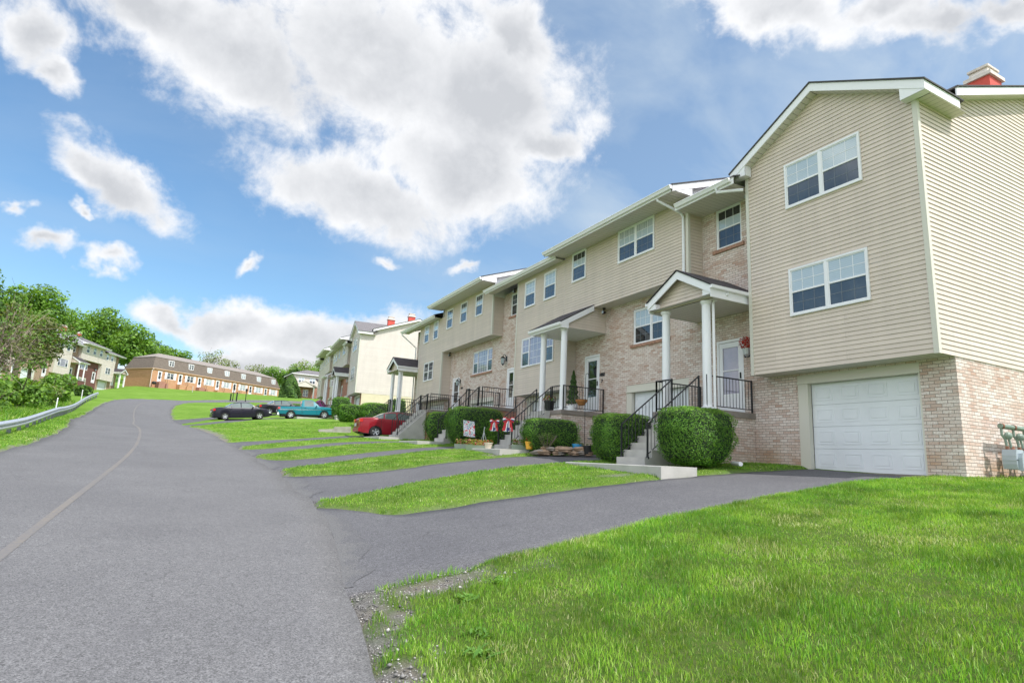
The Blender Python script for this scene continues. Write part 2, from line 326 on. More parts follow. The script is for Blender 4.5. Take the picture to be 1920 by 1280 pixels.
mat['asphalt'] = asphalt('road_asphalt', (.155, .152, .154), (.84, .84, .85), (.125, .122, .127))
mat['drive'] = asphalt('driveway_asphalt', (.122, .12, .126), (.8, .8, .82), (.09, .088, .095))
mat['line'] = None
def vinyl(name, col):
    m, t, b = M_new(name); uvn = t.nodes.new('ShaderNodeUVMap'); ob = t.nodes.new('ShaderNodeTexCoord').outputs['Object']; br = t.nodes.new('ShaderNodeTexBrick'); lk(t, uvn.outputs[0], br.inputs['Vector'])
    br.inputs['Scale'].default_value = 1; br.inputs['Brick Width'].default_value = 3.7; br.inputs['Row Height'].default_value = .2032; br.inputs['Mortar Size'].default_value = .0035; br.inputs['Mortar Smooth'].default_value = .1
    br.inputs['Color1'].default_value = (.965, .965, .965, 1); br.inputs['Color2'].default_value = (1.03, 1.03, 1.03, 1); br.inputs['Mortar'].default_value = (.72, .72, .72, 1)
    mp_ = t.nodes.new('ShaderNodeMapping'); mp_.inputs['Scale'].default_value = (2.2, 2.2, .25); lk(t, ob, mp_.inputs[0]); stk = mrange(t, tnoise(t, mp_.outputs[0], 1.1, 5, .6), .3, .7, .93, 1.05)
    c = t.nodes.new('ShaderNodeVectorMath'); c.operation = 'SCALE'; c.inputs[0].default_value = col; lk(t, stk, c.inputs['Scale']); lk(t, mixc(t, 1., c.outputs[0], br.outputs['Color'], 'MULTIPLY'), b.inputs['Base Color']); b.inputs['Roughness'].default_value = .5
    bp = t.nodes.new('ShaderNodeBump'); bp.inputs['Strength'].default_value = .25; bp.inputs['Distance'].default_value = .01; lk(t, tnoise(t, ob, 2.6, 2), bp.inputs['Height']); lk(t, bp.outputs[0], b.inputs['Normal']); return m
mat['siding'] = vinyl('beige_vinyl_clapboard', (.65, .55, .465)); mat['siding2'] = vinyl('pale_vinyl_clapboard', (.66, .59, .54)); mat['siding3'] = vinyl('cream_vinyl_clapboard', (.68, .60, .53))
def soffit_mat(name, col):
    m, t, b = M_new(name); uvn = t.nodes.new('ShaderNodeUVMap'); sp = t.nodes.new('ShaderNodeSeparateXYZ'); lk(t, uvn.outputs[0], sp.inputs[0])
    fr = tmath(t, 'FRACT', tmath(t, 'DIVIDE', sp.outputs['X'], .16)); ln = mrange(t, fr, .07, .03)
    lk(t, mixc(t, ln, col, tuple(k*.35 for k in col)), b.inputs['Base Color']); b.inputs['Roughness'].default_value = .6
    bp = t.nodes.new('ShaderNodeBump'); bp.inputs['Distance'].default_value = .02; bp.invert = True; lk(t, ln, bp.inputs['Height']); lk(t, bp.outputs[0], b.inputs['Normal']); return m
mat['soffit'] = soffit_mat('grooved_soffit', (.66, .62, .57))
def pane_mat(name, col, rough=.04, stripes=None, col2=None):
    m, t, b = M_new(name); b.inputs['Roughness'].default_value = rough; b.inputs['Specular IOR Level'].default_value = .75; b.inputs['Coat Weight'].default_value = .6; b.inputs['Coat Roughness'].default_value = .02
    ob = t.nodes.new('ShaderNodeTexCoord').outputs['Object']; c = None
    if stripes:
        sp = t.nodes.new('ShaderNodeSeparateXYZ'); lk(t, ob, sp.inputs[0]); fr = tmath(t, 'FRACT', tmath(t, 'DIVIDE', sp.outputs[stripes[0]], stripes[1]))
        c = mixc(t, mrange(t, fr, .25, .75, 0, 1), col, col2)
    else: c = mixc(t, mrange(t, tnoise(t, ob, 1.7, 3), .35, .65), col, col2 or tuple(k*.8 for k in col))
    lk(t, c, b.inputs['Base Color'])
    return m
mat['pane_up'] = pane_mat('glass_over_white_blind', (.50, .57, .63), stripes=('Z', .045), col2=(.42, .49, .55))
mat['pane_lo'] = pane_mat('dark_screened_glass', (.028, .042, .062), .12, col2=(.055, .075, .10))
mat['pane_drk'] = pane_mat('dark_glass', (.016, .018, .022), .03, col2=(.03, .035, .04))
mat['pane_mid'] = pane_mat('lilac_reflection_pane', (.33, .31, .40), .03, col2=(.25, .25, .33))  # purple tint of a reflection put into the pane colour
mat['pane_cur'] = pane_mat('glass_over_curtain', (.55, .58, .62), .05, stripes=('Y', .09), col2=(.33, .36, .40))
mat['leaf_hedge'] = leaf_mat('hedge_leaves', (.05, .14, .018), (.10, .25, .03), (.21, .42, .055), .32)
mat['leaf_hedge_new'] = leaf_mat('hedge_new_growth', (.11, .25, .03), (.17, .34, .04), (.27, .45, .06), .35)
mat['hedge_core'] = simple('hedge_twigs', (.02, .04, .012), .9, var=.3, vs=20)
mat['leaf_a'] = leaf_mat('tree_leaves_mid', (.075, .155, .028), (.125, .245, .042), (.21, .35, .065))
mat['leaf_b'] = leaf_mat('tree_leaves_bright', (.10, .22, .025), (.17, .33, .04), (.27, .45, .07), .42)
mat['leaf_c'] = leaf_mat('tree_leaves_dark', (.03, .07, .016), (.055, .12, .026), (.10, .19, .04), .28)
mat['leaf_d'] = leaf_mat('tree_leaves_olive', (.12, .13, .05), (.17, .18, .08), (.22, .25, .10), .35)
mat['leaf_pale'] = leaf_mat('tree_leaves_pale', (.20, .27, .10), (.28, .35, .15), (.38, .43, .22), .4)
mat['flower_p'] = leaf_mat('magenta_flowers', (.38, .05, .30), (.50, .10, .42), (.62, .22, .55), .3)
mat['bark'] = simple('bark', (.13, .10, .075), .95, var=.35, vs=5, bump=.6, bs=14)
mat['twig'] = simple('dead_twigs', (.24, .19, .155), .95, var=.25, vs=3)
mat['grass_blade'] = leaf_mat('grass_blades', (.11, .25, .022), (.20, .385, .036), (.36, .52, .10), .4, .45, .42, 1.6)
mat['grass_lush'] = leaf_mat('lush_grass_blades', (.06, .19, .018), (.12, .30, .028), (.22, .42, .05), .4, .45, .42, 1.6)
mat['grass_dry'] = leaf_mat('dry_grass_blades', (.34, .40, .12), (.48, .52, .22), (.62, .62, .36), .3, .5)
mat['weed'] = leaf_mat('weed_leaves', (.08, .19, .03), (.12, .26, .04), (.2, .36, .08), .3)
mat['steel'] = simple('galvanised_rail', (.62, .64, .68), .38, .55, var=.08, vs=3)
mat['post'] = simple('grey_guard_post', (.22, .23, .24), .8, var=.2)

# ================================================================ terrain
CY=np.array([-40,-20,0,10,20,30,36,43,52,60,70,80,90,98,110,130,140,160,260.])
CZr=np.array([-2.6,-1.2,0,.6,1.2,1.85,2.3,2.75,3.18,3.78,4.95,6.25,7.2,8.0,9.2,11.5,12.6,14.2,17])
CX=np.array([-1.2,-1.2,-1.2,-1.2,-1.2,-1.4,-2.0,-2.9,-3.7,-4.2,-4.6,-4.5,-4.0,-4,-4,-4,-4,-4.,-4])
CZf=np.array([-1.0,.2,1.45,1.74,2.16,2.46,2.64,3.7,4.35,4.85,5.8,6.7,7.9,9.0,10.2,12,12.9,14.2,17.])
CZb=np.array([-.6,.8,2.05,2.35,2.8,3.2,3.6,4.2,4.9,5.6,6.5,7.4,8.6,9.6,10.8,12.4,13.2,14.4,17.2])
CZl=np.array([-3,-2,-.7,-.1,.5,1.2,1.6,2.1,2.9,3.6,4.8,6.1,7.2,8.1,9.0,10.2,11.5,14,17.])
CZll=np.array([-3,-2,-1,0,1,2.,2.5,3.2,4.2,5.2,6.6,8.0,9.4,10.2,11,12.5,13.5,16,20.])
def smi(x,xp,fp):
    o=0
    for d,w in ((-4,.1),(-2,.2),(0,.4),(2,.2),(4,.1)): o=o+w*np.interp(x+d,xp,fp)
    return o
def h(X,Y):
    X=np.asarray(X,float);Y=np.asarray(Y,float)
    cx=smi(Y,CY,CX); zr=smi(Y,CY,CZr);zf=smi(Y,CY,CZf);zb=smi(Y,CY,CZb);zl=smi(Y,CY,CZl);zll=smi(Y,CY,CZll)
    d=X-cx
    a=np.clip((d-3.1)/(13.3-cx-3.1),0,1); a=a*(1.35-.35*a); b=np.clip((X-13.3)/17,0,1)
    right=zr+(zf-zr)*a+(zb-zf)*b
    c=np.clip((-d-5.2)/7,0,1);c=c*c*(3-2*c); e=np.clip((-d-12)/28,0,1)
    left=zr+(zl-zr)*c+(zll-zl)*e
    return np.where(d>0,right,left)
def vnoise(X, Y, s, seed=0):
    r = np.random.default_rng(seed); G = r.random((64, 64)); x = X/s; y = Y/s; xi = np.floor(x).astype(int); yi = np.floor(y).astype(int)
    fx = x-xi; fy = y-yi; fx = fx*fx*(3-2*fx); fy = fy*fy*(3-2*fy); g = lambda a, b: G[a % 64, b % 64]
    return (g(xi, yi)*(1-fx)+g(xi+1, yi)*fx)*(1-fy)+(g(xi, yi+1)*(1-fx)+g(xi+1, yi+1)*fx)*fy
def hz(x, y): return float(h(x, y))
def catmull(P, n=8):
    P = [np.array(p, float) for p in P]; out = []
    Q = [2*P[0]-P[1]]+P+[2*P[-1]-P[-2]]
    for i in range(1, len(Q)-2):
        for k in range(n):
            t = k/n; a, b, c, d = Q[i-1], Q[i], Q[i+1], Q[i+2]
            out.append(.5*((2*b)+(-a+c)*t+(2*a-5*b+4*c-d)*t*t+(-a+3*b-3*c+d)*t**3))
    out.append(P[-1]); return np.array(out)
def resample(P, step):
    P = np.array(P, float); d = np.r_[0, np.cumsum(np.hypot(*(P[1:]-P[:-1]).T))]; n = max(2, int(d[-1]/step)+1)
    t = np.linspace(0, d[-1], n); return np.stack([np.interp(t, d, P[:, 0]), np.interp(t, d, P[:, 1])], 1)
ROADC = catmull([(-1.2,-25),(-1.2,-8),(-1.2,8),(-1.15,20),(-1.4,28),(-2.0,36),(-2.95,43),(-3.7,52),(-4.25,60),(-4.6,70),(-4.3,78),(-2.4,86),(2.5,91.5),(9,94.5),(22,97),(45,100),(90,104)], 8)
ROADC = resample(ROADC, .5)
def offset_path(P, d):
    t = np.gradient(P, axis=0); t /= np.hypot(t[:, 0], t[:, 1])[:, None]; dd = np.broadcast_to(np.asarray(d, float), (len(P),))[:, None]
    return P+np.stack([t[:, 1], -t[:, 0]], 1)*dd          # right-hand side positive
wig = .05*np.sin(np.arange(len(ROADC))*.55)+.035*np.sin(np.arange(len(ROADC))*1.37+1)
hwR = np.where(ROADC[:, 1] < 85, np.interp(ROADC[:, 1], [-20, 0, 3, 5.85, 8.6, 12, 16, 22, 30, 50], [2.3, 2.2, 2.32, 2.68, 3.15, 3.33, 3.33, 3.22, 3.1, 3.08]), 3.08)+wig*np.where(ROADC[:, 1] < 9, .4, 1); hwL = 2.95+wig[::-1]
RE = offset_path(ROADC, hwR); LE = offset_path(ROADC, -hwL)
def grid_sheet(name, left, right, nt, mtl, dz=0., skirt=.12, uv=False, kind='structure'):
    left = np.array(left); right = np.array(right); n = len(left); t = np.linspace(0, 1, nt)
    P = left[:, None, :]*(1-t)[None, :, None]+right[:, None, :]*t[None, :, None]
    Z = h(P[..., 0], P[..., 1])+dz
    V = np.concatenate([P, Z[..., None]], 2)
    V = np.concatenate([V[:, :1]-[0, 0, skirt], V, V[:, -1:]-[0, 0, skirt]], 1); m = nt+2
    idx = np.arange(n*m).reshape(n, m); F = np.stack([idx[:-1, :-1], idx[:-1, 1:], idx[1:, 1:], idx[1:, :-1]], -1).reshape(-1, 4)
    me = bpy.data.meshes.new(name); me.from_pydata(V.reshape(-1, 3).tolist(), [], F.tolist()); me.materials.append(mtl)
    if uv:
        tt = np.r_[0, t, 1]; a_ = me.attributes.new('across', 'FLOAT', 'POINT'); a_.data.foreach_set('value', np.tile(tt, n).astype(np.float32))
    me.polygons.foreach_set('use_smooth', [True]*len(F))
    # make the normals point up
    me.update()
    if me.polygons[len(F)//2].normal.z < 0: me.flip_normals()
    o = bpy.data.objects.new(name, me); C.objects.link(o); o['kind'] = kind; return o
grid_sheet('road', LE, RE, 15, mat['asphalt'])
POLYS = [np.concatenate([LE, RE[::-1]])]
def drive(near, far, name='driveway'):
    def pr(P):
        P = catmull(P, 6); d = np.r_[0, np.cumsum(np.hypot(*(P[1:]-P[:-1]).T))]; t = np.linspace(0, d[-1], 110)
        Q = np.stack([np.interp(t, d, P[:, 0]), np.interp(t, d, P[:, 1])], 1); Q[:-1, 1] += (vnoise(Q[:-1, 0]*1+50, Q[:-1, 1]+9, .45, 31)-.5)*.13+(vnoise(Q[:-1, 0]+50, Q[:-1, 1]+9, .16, 32)-.5)*.07; return Q
    a, b = pr(near), pr(far); o = grid_sheet(name, a, b, 9, mat['drive'], dz=-.012, skirt=.1)
    POLYS.append(np.concatenate([a, b[::-1]])); return o
drive([(1.2,5.6),(1.75,5.95),(3,6.1),(4.6,6.32),(6.6,6.55),(10.2,7.0),(13.32,7.02)], [(1.2,11.4),(2.3,10.6),(3.1,9.3),(4.6,9.42),(7.2,9.65),(9.8,9.7),(13.32,9.65)])
drive([(1.4,11.9),(2.5,11.5),(3.4,11.85),(5.7,13.0),(8.3,13.75),(10.6,13.8),(13.32,13.65)], [(1.4,16.9),(2.3,15.6),(4.1,14.95),(6.9,16.1),(9.2,16.7),(11,16.6),(13.32,16.35)])
drive([(1.3,16.6),(2.3,17.1),(3.4,17.65),(5.6,19.0),(7.9,20.4),(10.4,20.6),(13.32,20.6)], [(1.2,22.2),(2.0,21.0),(3.1,19.8),(5.9,21.2),(8.6,23.0),(10.8,23.4),(13.32,23.3)])
drive([(1.2,21.7),(2.1,21.9),(3.4,23.1),(5.3,25.0),(7.3,26.2),(10.4,27),(13.32,26.95)], [(1.0,26.6),(1.75,25.3),(2.5,25.0),(4.1,26.0),(6.7,28.6),(9.6,29.6),(13.32,29.65)])
drive([(1.0,25.4),(1.9,26.1),(2.9,27.2),(4.2,28.6),(5.9,30.4),(8.2,32.9),(10.4,33.6),(13.32,33.6)], [(.3,29.4),(1.3,29.0),(2.3,29.6),(4.6,31.3),(6.4,33.4),(8.2,35.6),(10.4,36.4),(13.32,36.4)])
drive([(-1.2,42.4),(.2,43.2),(1.6,46.0),(3.2,50.0),(5.2,54.2),(9,56.2),(13.7,57.2)], [(-1.6,46.2),(-.2,46.8),(.9,49.5),(2.2,53.0),(4.2,56.6),(8.5,59.4),(13.7,59.8)])
drive([(-1.9,47.6),(-.6,48.4),(.5,52),(1.6,56),(3.6,60.2),(8,63.2),(14,64)], [(-2.2,57.5),(-1.2,57.6),(.2,58.6),(1.5,60.4),(3.6,63.4),(8,66.4),(14,66.8)])
def sdist(X, Y, polys=None):
    """signed distance to the paving (positive outside)"""
    best = np.full(X.shape, 1e9)
    for P in (polys or POLYS):
        x0, y0 = P.min(0)-2.5; x1, y1 = P.max(0)+2.5
        m = (X > x0) & (X < x1) & (Y > y0) & (Y < y1)
        if not m.any(): continue
        x = X[m]; y = Y[m]; dmin = np.full(x.shape, 1e9); ins = np.zeros(x.shape, bool); Q = np.roll(P, -1, 0)
        for (ax, ay), (bx, by) in zip(P, Q):
            ex, ey = bx-ax, by-ay; l2 = ex*ex+ey*ey
            if l2 > 1e-12:
                t = np.clip(((x-ax)*ex+(y-ay)*ey)/l2, 0, 1); dmin = np.minimum(dmin, np.hypot(x-ax-t*ex, y-ay-t*ey))
            c = ((ay > y) != (by > y))
            if c.any() and ay != by: ins ^= c & (x < ax+(y-ay)*ex/(by-ay))
        d = np.where(ins, -dmin, dmin); best[m] = np.minimum(best[m], d)
    return best
def gdirt(X, Y, sd, sr):
    n = vnoise(X, Y, .35, 3)*.6+vnoise(X, Y, .11, 4)*.4
    near = np.clip((7.5-Y)/1.5, 0, 1)*(Y > -5); mid = np.clip(1-abs(Y-36)/9, 0, 1)
    wd = .10+.17*near+.42*mid*(X > -2)
    a = np.clip(1.25-(sr+(n-.5)*.42*(1+near))/wd, 0, 1)*(sr < 1.1)
    b = np.clip(1.3-np.hypot((X-2.35)/.85, (Y-5.6)/.30)+(n-.5)*1.3, 0, 1)
    c = np.clip(1.2-np.hypot((X-8.3)/.5, (Y-10.5)/.28)+(n-.5)*1.0, 0, 1)*.8
    e = np.clip(1.2-np.hypot((X-8.6)/.6, (Y-17.2)/.4)+(n-.5)*1.0, 0, 1)*.9
    d = np.clip(.75-sd/.09+(n-.5), 0, 1)*.55
    return np.clip(np.maximum.reduce([a, b, c, d, e]), 0, 1)
gx = np.r_[np.linspace(-420, -60, 12), np.linspace(-55, -10, 30), np.arange(-9.6, 13.5, .14), np.linspace(13.6, 22, 24), np.linspace(23, 60, 22), np.linspace(80, 520, 12)]
gy = np.r_[np.linspace(-120, -8, 12), np.arange(-6, 1, .6), np.arange(1, 45, .15), np.arange(45, 100, .4), np.linspace(101, 175, 50), np.linspace(190, 900, 16)]
GX, GY = np.meshgrid(gx, gy, indexing='ij'); SD = sdist(GX.ravel(), GY.ravel()).reshape(GX.shape); SR = sdist(GX.ravel(), GY.ravel(), POLYS[:1]).reshape(GX.shape)
GZ = h(GX, GY); sm = np.clip((SD+.05)/.22, 0, 1); sm = sm*sm*(3-2*sm)
GD = gdirt(GX, GY, SD, SR)
GZ = GZ-.07+.115*sm-.035*GD*sm+.018*(vnoise(GX, GY, .6, 1)-.5)*sm
hillz = np.clip((GY-175)/500, 0, 1)*30; GZ = GZ+hillz
me = bpy.data.meshes.new('ground'); nx, ny = GX.shape; idx = np.arange(nx*ny).reshape(nx, ny)
F = np.stack([idx[:-1, :-1], idx[1:, :-1], idx[1:, 1:], idx[:-1, 1:]], -1).reshape(-1, 4)
me.vertices.add(nx*ny); me.vertices.foreach_set('co', np.stack([GX, GY, GZ], -1).ravel().astype(np.float32))
me.loops.add(len(F)*4); me.loops.foreach_set('vertex_index', F.ravel().astype(np.int32)); me.polygons.add(len(F)); me.polygons.foreach_set('loop_start', np.arange(0, len(F)*4, 4, dtype=np.int32))
me.polygons.foreach_set('use_smooth', [True]*len(F)); me.update(); me.validate()
at = me.attributes.new('bare', 'FLOAT', 'POINT'); at.data.foreach_set('value', GD.ravel().astype(np.float32))
TH = np.clip((9-GY)/3, 0, 1)*.85*np.clip((GX-.5)/.5, 0, 1)*np.clip((18-GX)/4, 0, 1)+np.clip((GY-6)/3, 0, 1)*np.clip((30-GY)/12, 0, 1)*.5*(GX > 1); at = me.attributes.new('thatch', 'FLOAT', 'POINT'); at.data.foreach_set('value', np.clip(TH, 0, .85).ravel().astype(np.float32))
m, t, b = M_new('lawn'); ob = t.nodes.new('ShaderNodeTexCoord').outputs['Object']
c1 = ramp(t, tnoise(t, ob, .35, 6, .65), [(.3, (.11, .205, .026)), (.5, (.16, .275, .04)), (.72, (.225, .345, .07))])
c1 = mixc(t, mrange(t, tnoise(t, ob, 9, 5, .8), .42, .62, 0, .6), c1, (.085, .19, .014)); c1 = mixc(t, mrange(t, tnoise(t, ob, 2.1, 5, .7), .56, .74, 0, .5), c1, (.30, .37, .09))
an = t.nodes.new('ShaderNodeAttribute'); an.attribute_name = 'bare'
gr = ramp(t, tnoise(t, ob, 60, 3, .8), [(.3, (.11, .105, .10)), (.5, (.21, .20, .19)), (.7, (.36, .345, .33))])
gr = mixc(t, mrange(t, tnoise(t, ob, 1.3, 3), .4, .65, 0, .4), gr, (.27, .20, .13))
th_ = t.nodes.new('ShaderNodeAttribute'); th_.attribute_name = 'thatch'; c1 = mixc(t, th_.outputs['Fac'], c1, mixc(t, mrange(t, tnoise(t, ob, 14, 4, .7), .4, .65), (.07, .135, .02), (.13, .15, .05)))
lk(t, mixc(t, an.outputs['Fac'], c1, gr), b.inputs['Base Color']); b.inputs['Roughness'].default_value = .95; b.inputs['Specular IOR Level'].default_value = .1
bp = t.nodes.new('ShaderNodeBump'); bp.inputs['Strength'].default_value = .8; bp.inputs['Distance'].default_value = .05; lk(t, tnoise(t, ob, 22, 6, .85), bp.inputs['Height']); lk(t, bp.outputs[0], b.inputs['Normal'])
me.materials.append(m); mat['lawn'] = m
go = bpy.data.objects.new('ground', me); C.objects.link(go); go['kind'] = 'structure'
# worn yellow centre line
m, t, b = M_new('worn_yellow_line'); ob = t.nodes.new('ShaderNodeTexCoord').outputs['Object']
wear = mrange(t, tnoise(t, ob, 26, 5, .75), .4, .72, .0, .32); wear = tmath(t, 'MULTIPLY', wear, mrange(t, tnoise(t, ob, .6, 2), .3, .6, .45, 1))
lk(t, mixc(t, wear, (.15, .145, .148), (.44, .32, .15)), b.inputs['Base Color']); b.inputs['Roughness'].default_value = .85; mat['line'] = m
mn = (ROADC[:, 1] < 84)
for off_, w_ in ((-.17, .05),):
    P = ROADC[mn]; of2 = off_-.05+.55*np.exp(-((P[:, 1]-54)/17)**2); grid_sheet('road_marking', offset_path(P, of2-w_), offset_path(P, of2+w_), 2, mat['line'], dz=.004, skirt=0)
# crumbled gravelly joint between the road and the driveway mouths
m, t, b = M_new('crumbled_edge'); ob = t.nodes.new('ShaderNodeTexCoord').outputs['Object']; an = t.nodes.new('ShaderNodeAttribute'); an.attribute_name = 'across'
fine = tnoise(t, ob, 75, 3, .85); big = tnoise(t, ob, 3.5, 4, .7)
gcol = ramp(t, fine, [(.32, (.07, .068, .066)), (.5, (.135, .132, .13)), (.66, (.25, .245, .24))]); dcol = ramp(t, fine, [(.34, (.046, .045, .047)), (.5, (.108, .106, .111)), (.66, (.19, .187, .195))])
edge = tmath(t, 'SUBTRACT', mrange(t, big, .3, .7, .15, 1.15), an.outputs['Fac']); col = mixc(t, mrange(t, edge, -.12, .25, 0, .6), dcol, gcol)
tar = mrange(t, tmath(t, 'ADD', an.outputs['Fac'], tmath(t, 'MULTIPLY', tnoise(t, ob, 9, 4, .7), .16)), .17, .10, 0, .8); col = mixc(t, tar, col, (.045, .044, .046))
lk(t, col, b.inputs['Base Color']); b.inputs['Roughness'].default_value = .92; bp = t.nodes.new('ShaderNodeBump'); bp.inputs['Strength'].default_value = .7; bp.inputs['Distance'].default_value = .01; lk(t, fine, bp.inputs['Height']); lk(t, bp.outputs[0], b.inputs['Normal'])
for ya, yb in ((5.55, 11.0), (11.9, 15.9), (17.1, 21.2), (22.0, 25.6), (26.2, 29.2), (43, 46.5)):
    k_ = (RE[:, 1] > ya) & (RE[:, 1] < yb); Q_ = RE[k_]; Q_ = resample(Q_, .12); Q_[:, 0] += (vnoise(Q_[:, 0], Q_[:, 1], .5, 51)-.5)*.08
    w_ = (.2+.26*vnoise(Q_[:, 1], Q_[:, 1], .7, 77))*np.clip(np.minimum(np.arange(len(Q_)), len(Q_)-1-np.arange(len(Q_)))/5, .25, 1); grid_sheet('driveway_joint', Q_-np.array([.03, 0]), Q_+np.stack([w_, 0*w_], 1), 6, m, dz=-.006, skirt=0, uv=True)
# concrete walks in front of the stairs
def pad(name, x0, y0, x1, y1, z, dz=.35):
    q = MB(); q.prism([(x0, z-dz), (x0, z-.02), (x0+.02, z), (x1, z), (x1, z-dz)], 'y', y0, y1); return tag(q.build(name, mat['concrete']), kind='structure')

# ================================================================ grass and leaves as small faces
def raw_mesh(name, V, F, nper, mtls, mi=None):
    me = bpy.data.meshes.new(name); me.vertices.add(len(V)); me.vertices.foreach_set('co', V.ravel().astype(np.float32))
    me.loops.add(F.size); me.loops.foreach_set('vertex_index', F.ravel().astype(np.int32)); n = F.size//nper
    me.polygons.add(n); me.polygons.foreach_set('loop_start', np.arange(0, F.size, nper, dtype=np.int32))
    for mt in mtls: me.materials.append(mt)
    if mi is not None: me.polygons.foreach_set('material_index', mi.astype(np.int32))
    me.update(); return me
def rand_dirs(n):
    v = rng.normal(size=(n, 3)); return v/np.linalg.norm(v, axis=1)[:, None]
def cards(name, Cn, Nn, size, mtls, parent=None, mi=None, aspect=.6, jit=.6):
    n = len(Cn); Nn = Nn+jit*rand_dirs(n); Nn /= np.linalg.norm(Nn, axis=1)[:, None]
    a = np.cross(Nn, rand_dirs(n)); a /= np.linalg.norm(a, axis=1)[:, None]; b_ = np.cross(Nn, a); s = np.asarray(size).reshape(-1, 1)
    k = rng.uniform(-.25, .25, (n, 1))
    V = np.stack([Cn-a*s*.5, Cn+b_*s*.5*aspect+a*s*k*.5+Nn*s*.08, Cn+a*s*.5, Cn-b_*s*.5*aspect+a*s*k*.5+Nn*s*.08], 1).reshape(-1, 3)
    me = raw_mesh(name, V, np.arange(4*n), 4, mtls, mi); o = bpy.data.objects.new(name, me); C.objects.link(o)
    if parent: o.parent = parent
    return o
def blades(name, X, Y, Z, hgt, wid, mtls, mi=None):
    n = len(X); th = rng.uniform(0, 2*math.pi, n); lean = rng.uniform(.1, .75, n)*hgt; ph = rng.uniform(0, 2*math.pi, n)
    b0 = np.stack([X, Y, Z-.01], 1); w = np.stack([np.cos(th), np.sin(th), np.zeros(n)], 1)*(wid/2)[:, None]; ld = np.stack([np.cos(ph), np.sin(ph), np.zeros(n)], 1)*lean[:, None]
    up = np.array([0, 0, 1.])[None]*hgt[:, None]
    mid = b0+up*.6+ld*.35; tip = b0+up*(1-.25*(lean/hgt)[:, None])+ld
    V = np.stack([b0-w, b0+w, mid+w*.8, tip, tip, mid-w*.8], 1)
    V = np.stack([b0-w, b0+w, mid+w*.75, mid-w*.75, tip], 1).reshape(-1, 3)
    base = (np.arange(n)*5)[:, None]; F = np.concatenate([base+np.array([0, 1, 2]), base+np.array([0, 2, 3]), base+np.array([3, 2, 4])], 1)
    me = raw_mesh(name, V, F, 3, mtls, mi); o = bpy.data.objects.new(name, me); C.objects.link(o); return o
def ground_z(X, Y): 
    sd = sdist(X, Y); sr = sdist(X, Y, POLYS[:1]); gd = gdirt(X, Y, sd, sr); s = np.clip((sd+.05)/.22, 0, 1); s = s*s*(3-2*s)
    return h(X, Y)-.07+.115*s-.035*gd*s+.018*(vnoise(X, Y, .6, 1)-.5)*s, sd, gd
def grass(name, x0, x1, y0, y1, dens, hh, ww, label, keep=None):
    n = int((x1-x0)*(y1-y0)*dens); X = rng.uniform(x0, x1, n); Y = rng.uniform(y0, y1, n); Z, sd, gd = ground_z(X, Y)
    cl = vnoise(X, Y, .28, 9)*.5+vnoise(X, Y, 1.1, 10)*.5
    ok = (sd > .02) & (rng.random(n) > gd*1.25) & (rng.random(n) < .55+.9*cl)
    ok &= ~((X > 13.2) & (Y > 6.25) & (Y < 39.2))
    if keep is not None: ok &= keep(X, Y)
    X, Y, Z, cl = X[ok], Y[ok], Z[ok], cl[ok]; n = len(X); print(name, n)
    pt = vnoise(X, Y, .75, 61)*.6+vnoise(X, Y, .23, 62)*.4; rr_ = rng.random(n); mi = np.where(rr_ < np.clip((pt-.48)*3.2, .02, .7), 1, 0); mi = np.where(rng.random(n) < np.clip((.44-pt)*1.8, .03, .42), 2, mi)
    o = blades(name, X, Y, Z, hh*rng.uniform(.45, 1.3, n)*(.4+1.2*cl)*np.where(mi == 1, 1.2, 1.), ww*rng.uniform(.6, 1.3, n), [mat['grass_blade'], mat['grass_lush'], mat['grass_dry']], np.repeat(mi, 3))
    return tag(o, label, 'grass', kind='stuff')

# ================================================================ building kit (everything in u = along the wall, z = up, o = outwards)
mat['dimbar'] = simple('grille_behind_screen', (.15, .17, .20), .5)
def PF(x): return lambda u, z, o: (x-o, u, z)             # street front, facing -x
def PS(y): return lambda u, z, o: (u, y-o, z)             # end wall facing -y
def PN(y): return lambda u, z, o: (u, y+o, z)             # end wall facing +y
def pb(mb, P, u0, u1, z0, z1, o0, o1, m=0):
    c = lambda u, z, o: P(u, z, o)
    for q, uv in ((((u0,z0,o1),(u1,z0,o1),(u1,z1,o1),(u0,z1,o1)), ((u0,z0),(u1,z0),(u1,z1),(u0,z1))),
              (((u0,z0,o0),(u0,z0,o1),(u0,z1,o1),(u0,z1,o0)), ((o0,z0),(o1,z0),(o1,z1),(o0,z1))),
              (((u1,z0,o1),(u1,z0,o0),(u1,z1,o0),(u1,z1,o1)), ((o1,z0),(o0,z0),(o0,z1),(o1,z1))),
              (((u0,z1,o1),(u1,z1,o1),(u1,z1,o0),(u0,z1,o0)), ((u0,o1),(u1,o1),(u1,o0),(u0,o0))),
              (((u0,z0,o0),(u1,z0,o0),(u1,z0,o1),(u0,z0,o1)), ((u0,o0),(u1,o0),(u1,o1),(u0,o1))),
              (((u1,z0,o0),(u0,z0,o0),(u0,z1,o0),(u1,z1,o0)), ((u1,z0),(u0,z0),(u0,z1),(u1,z1)))):
        mb.face([c(*p) for p in q], [tuple(p) for p in uv], m)
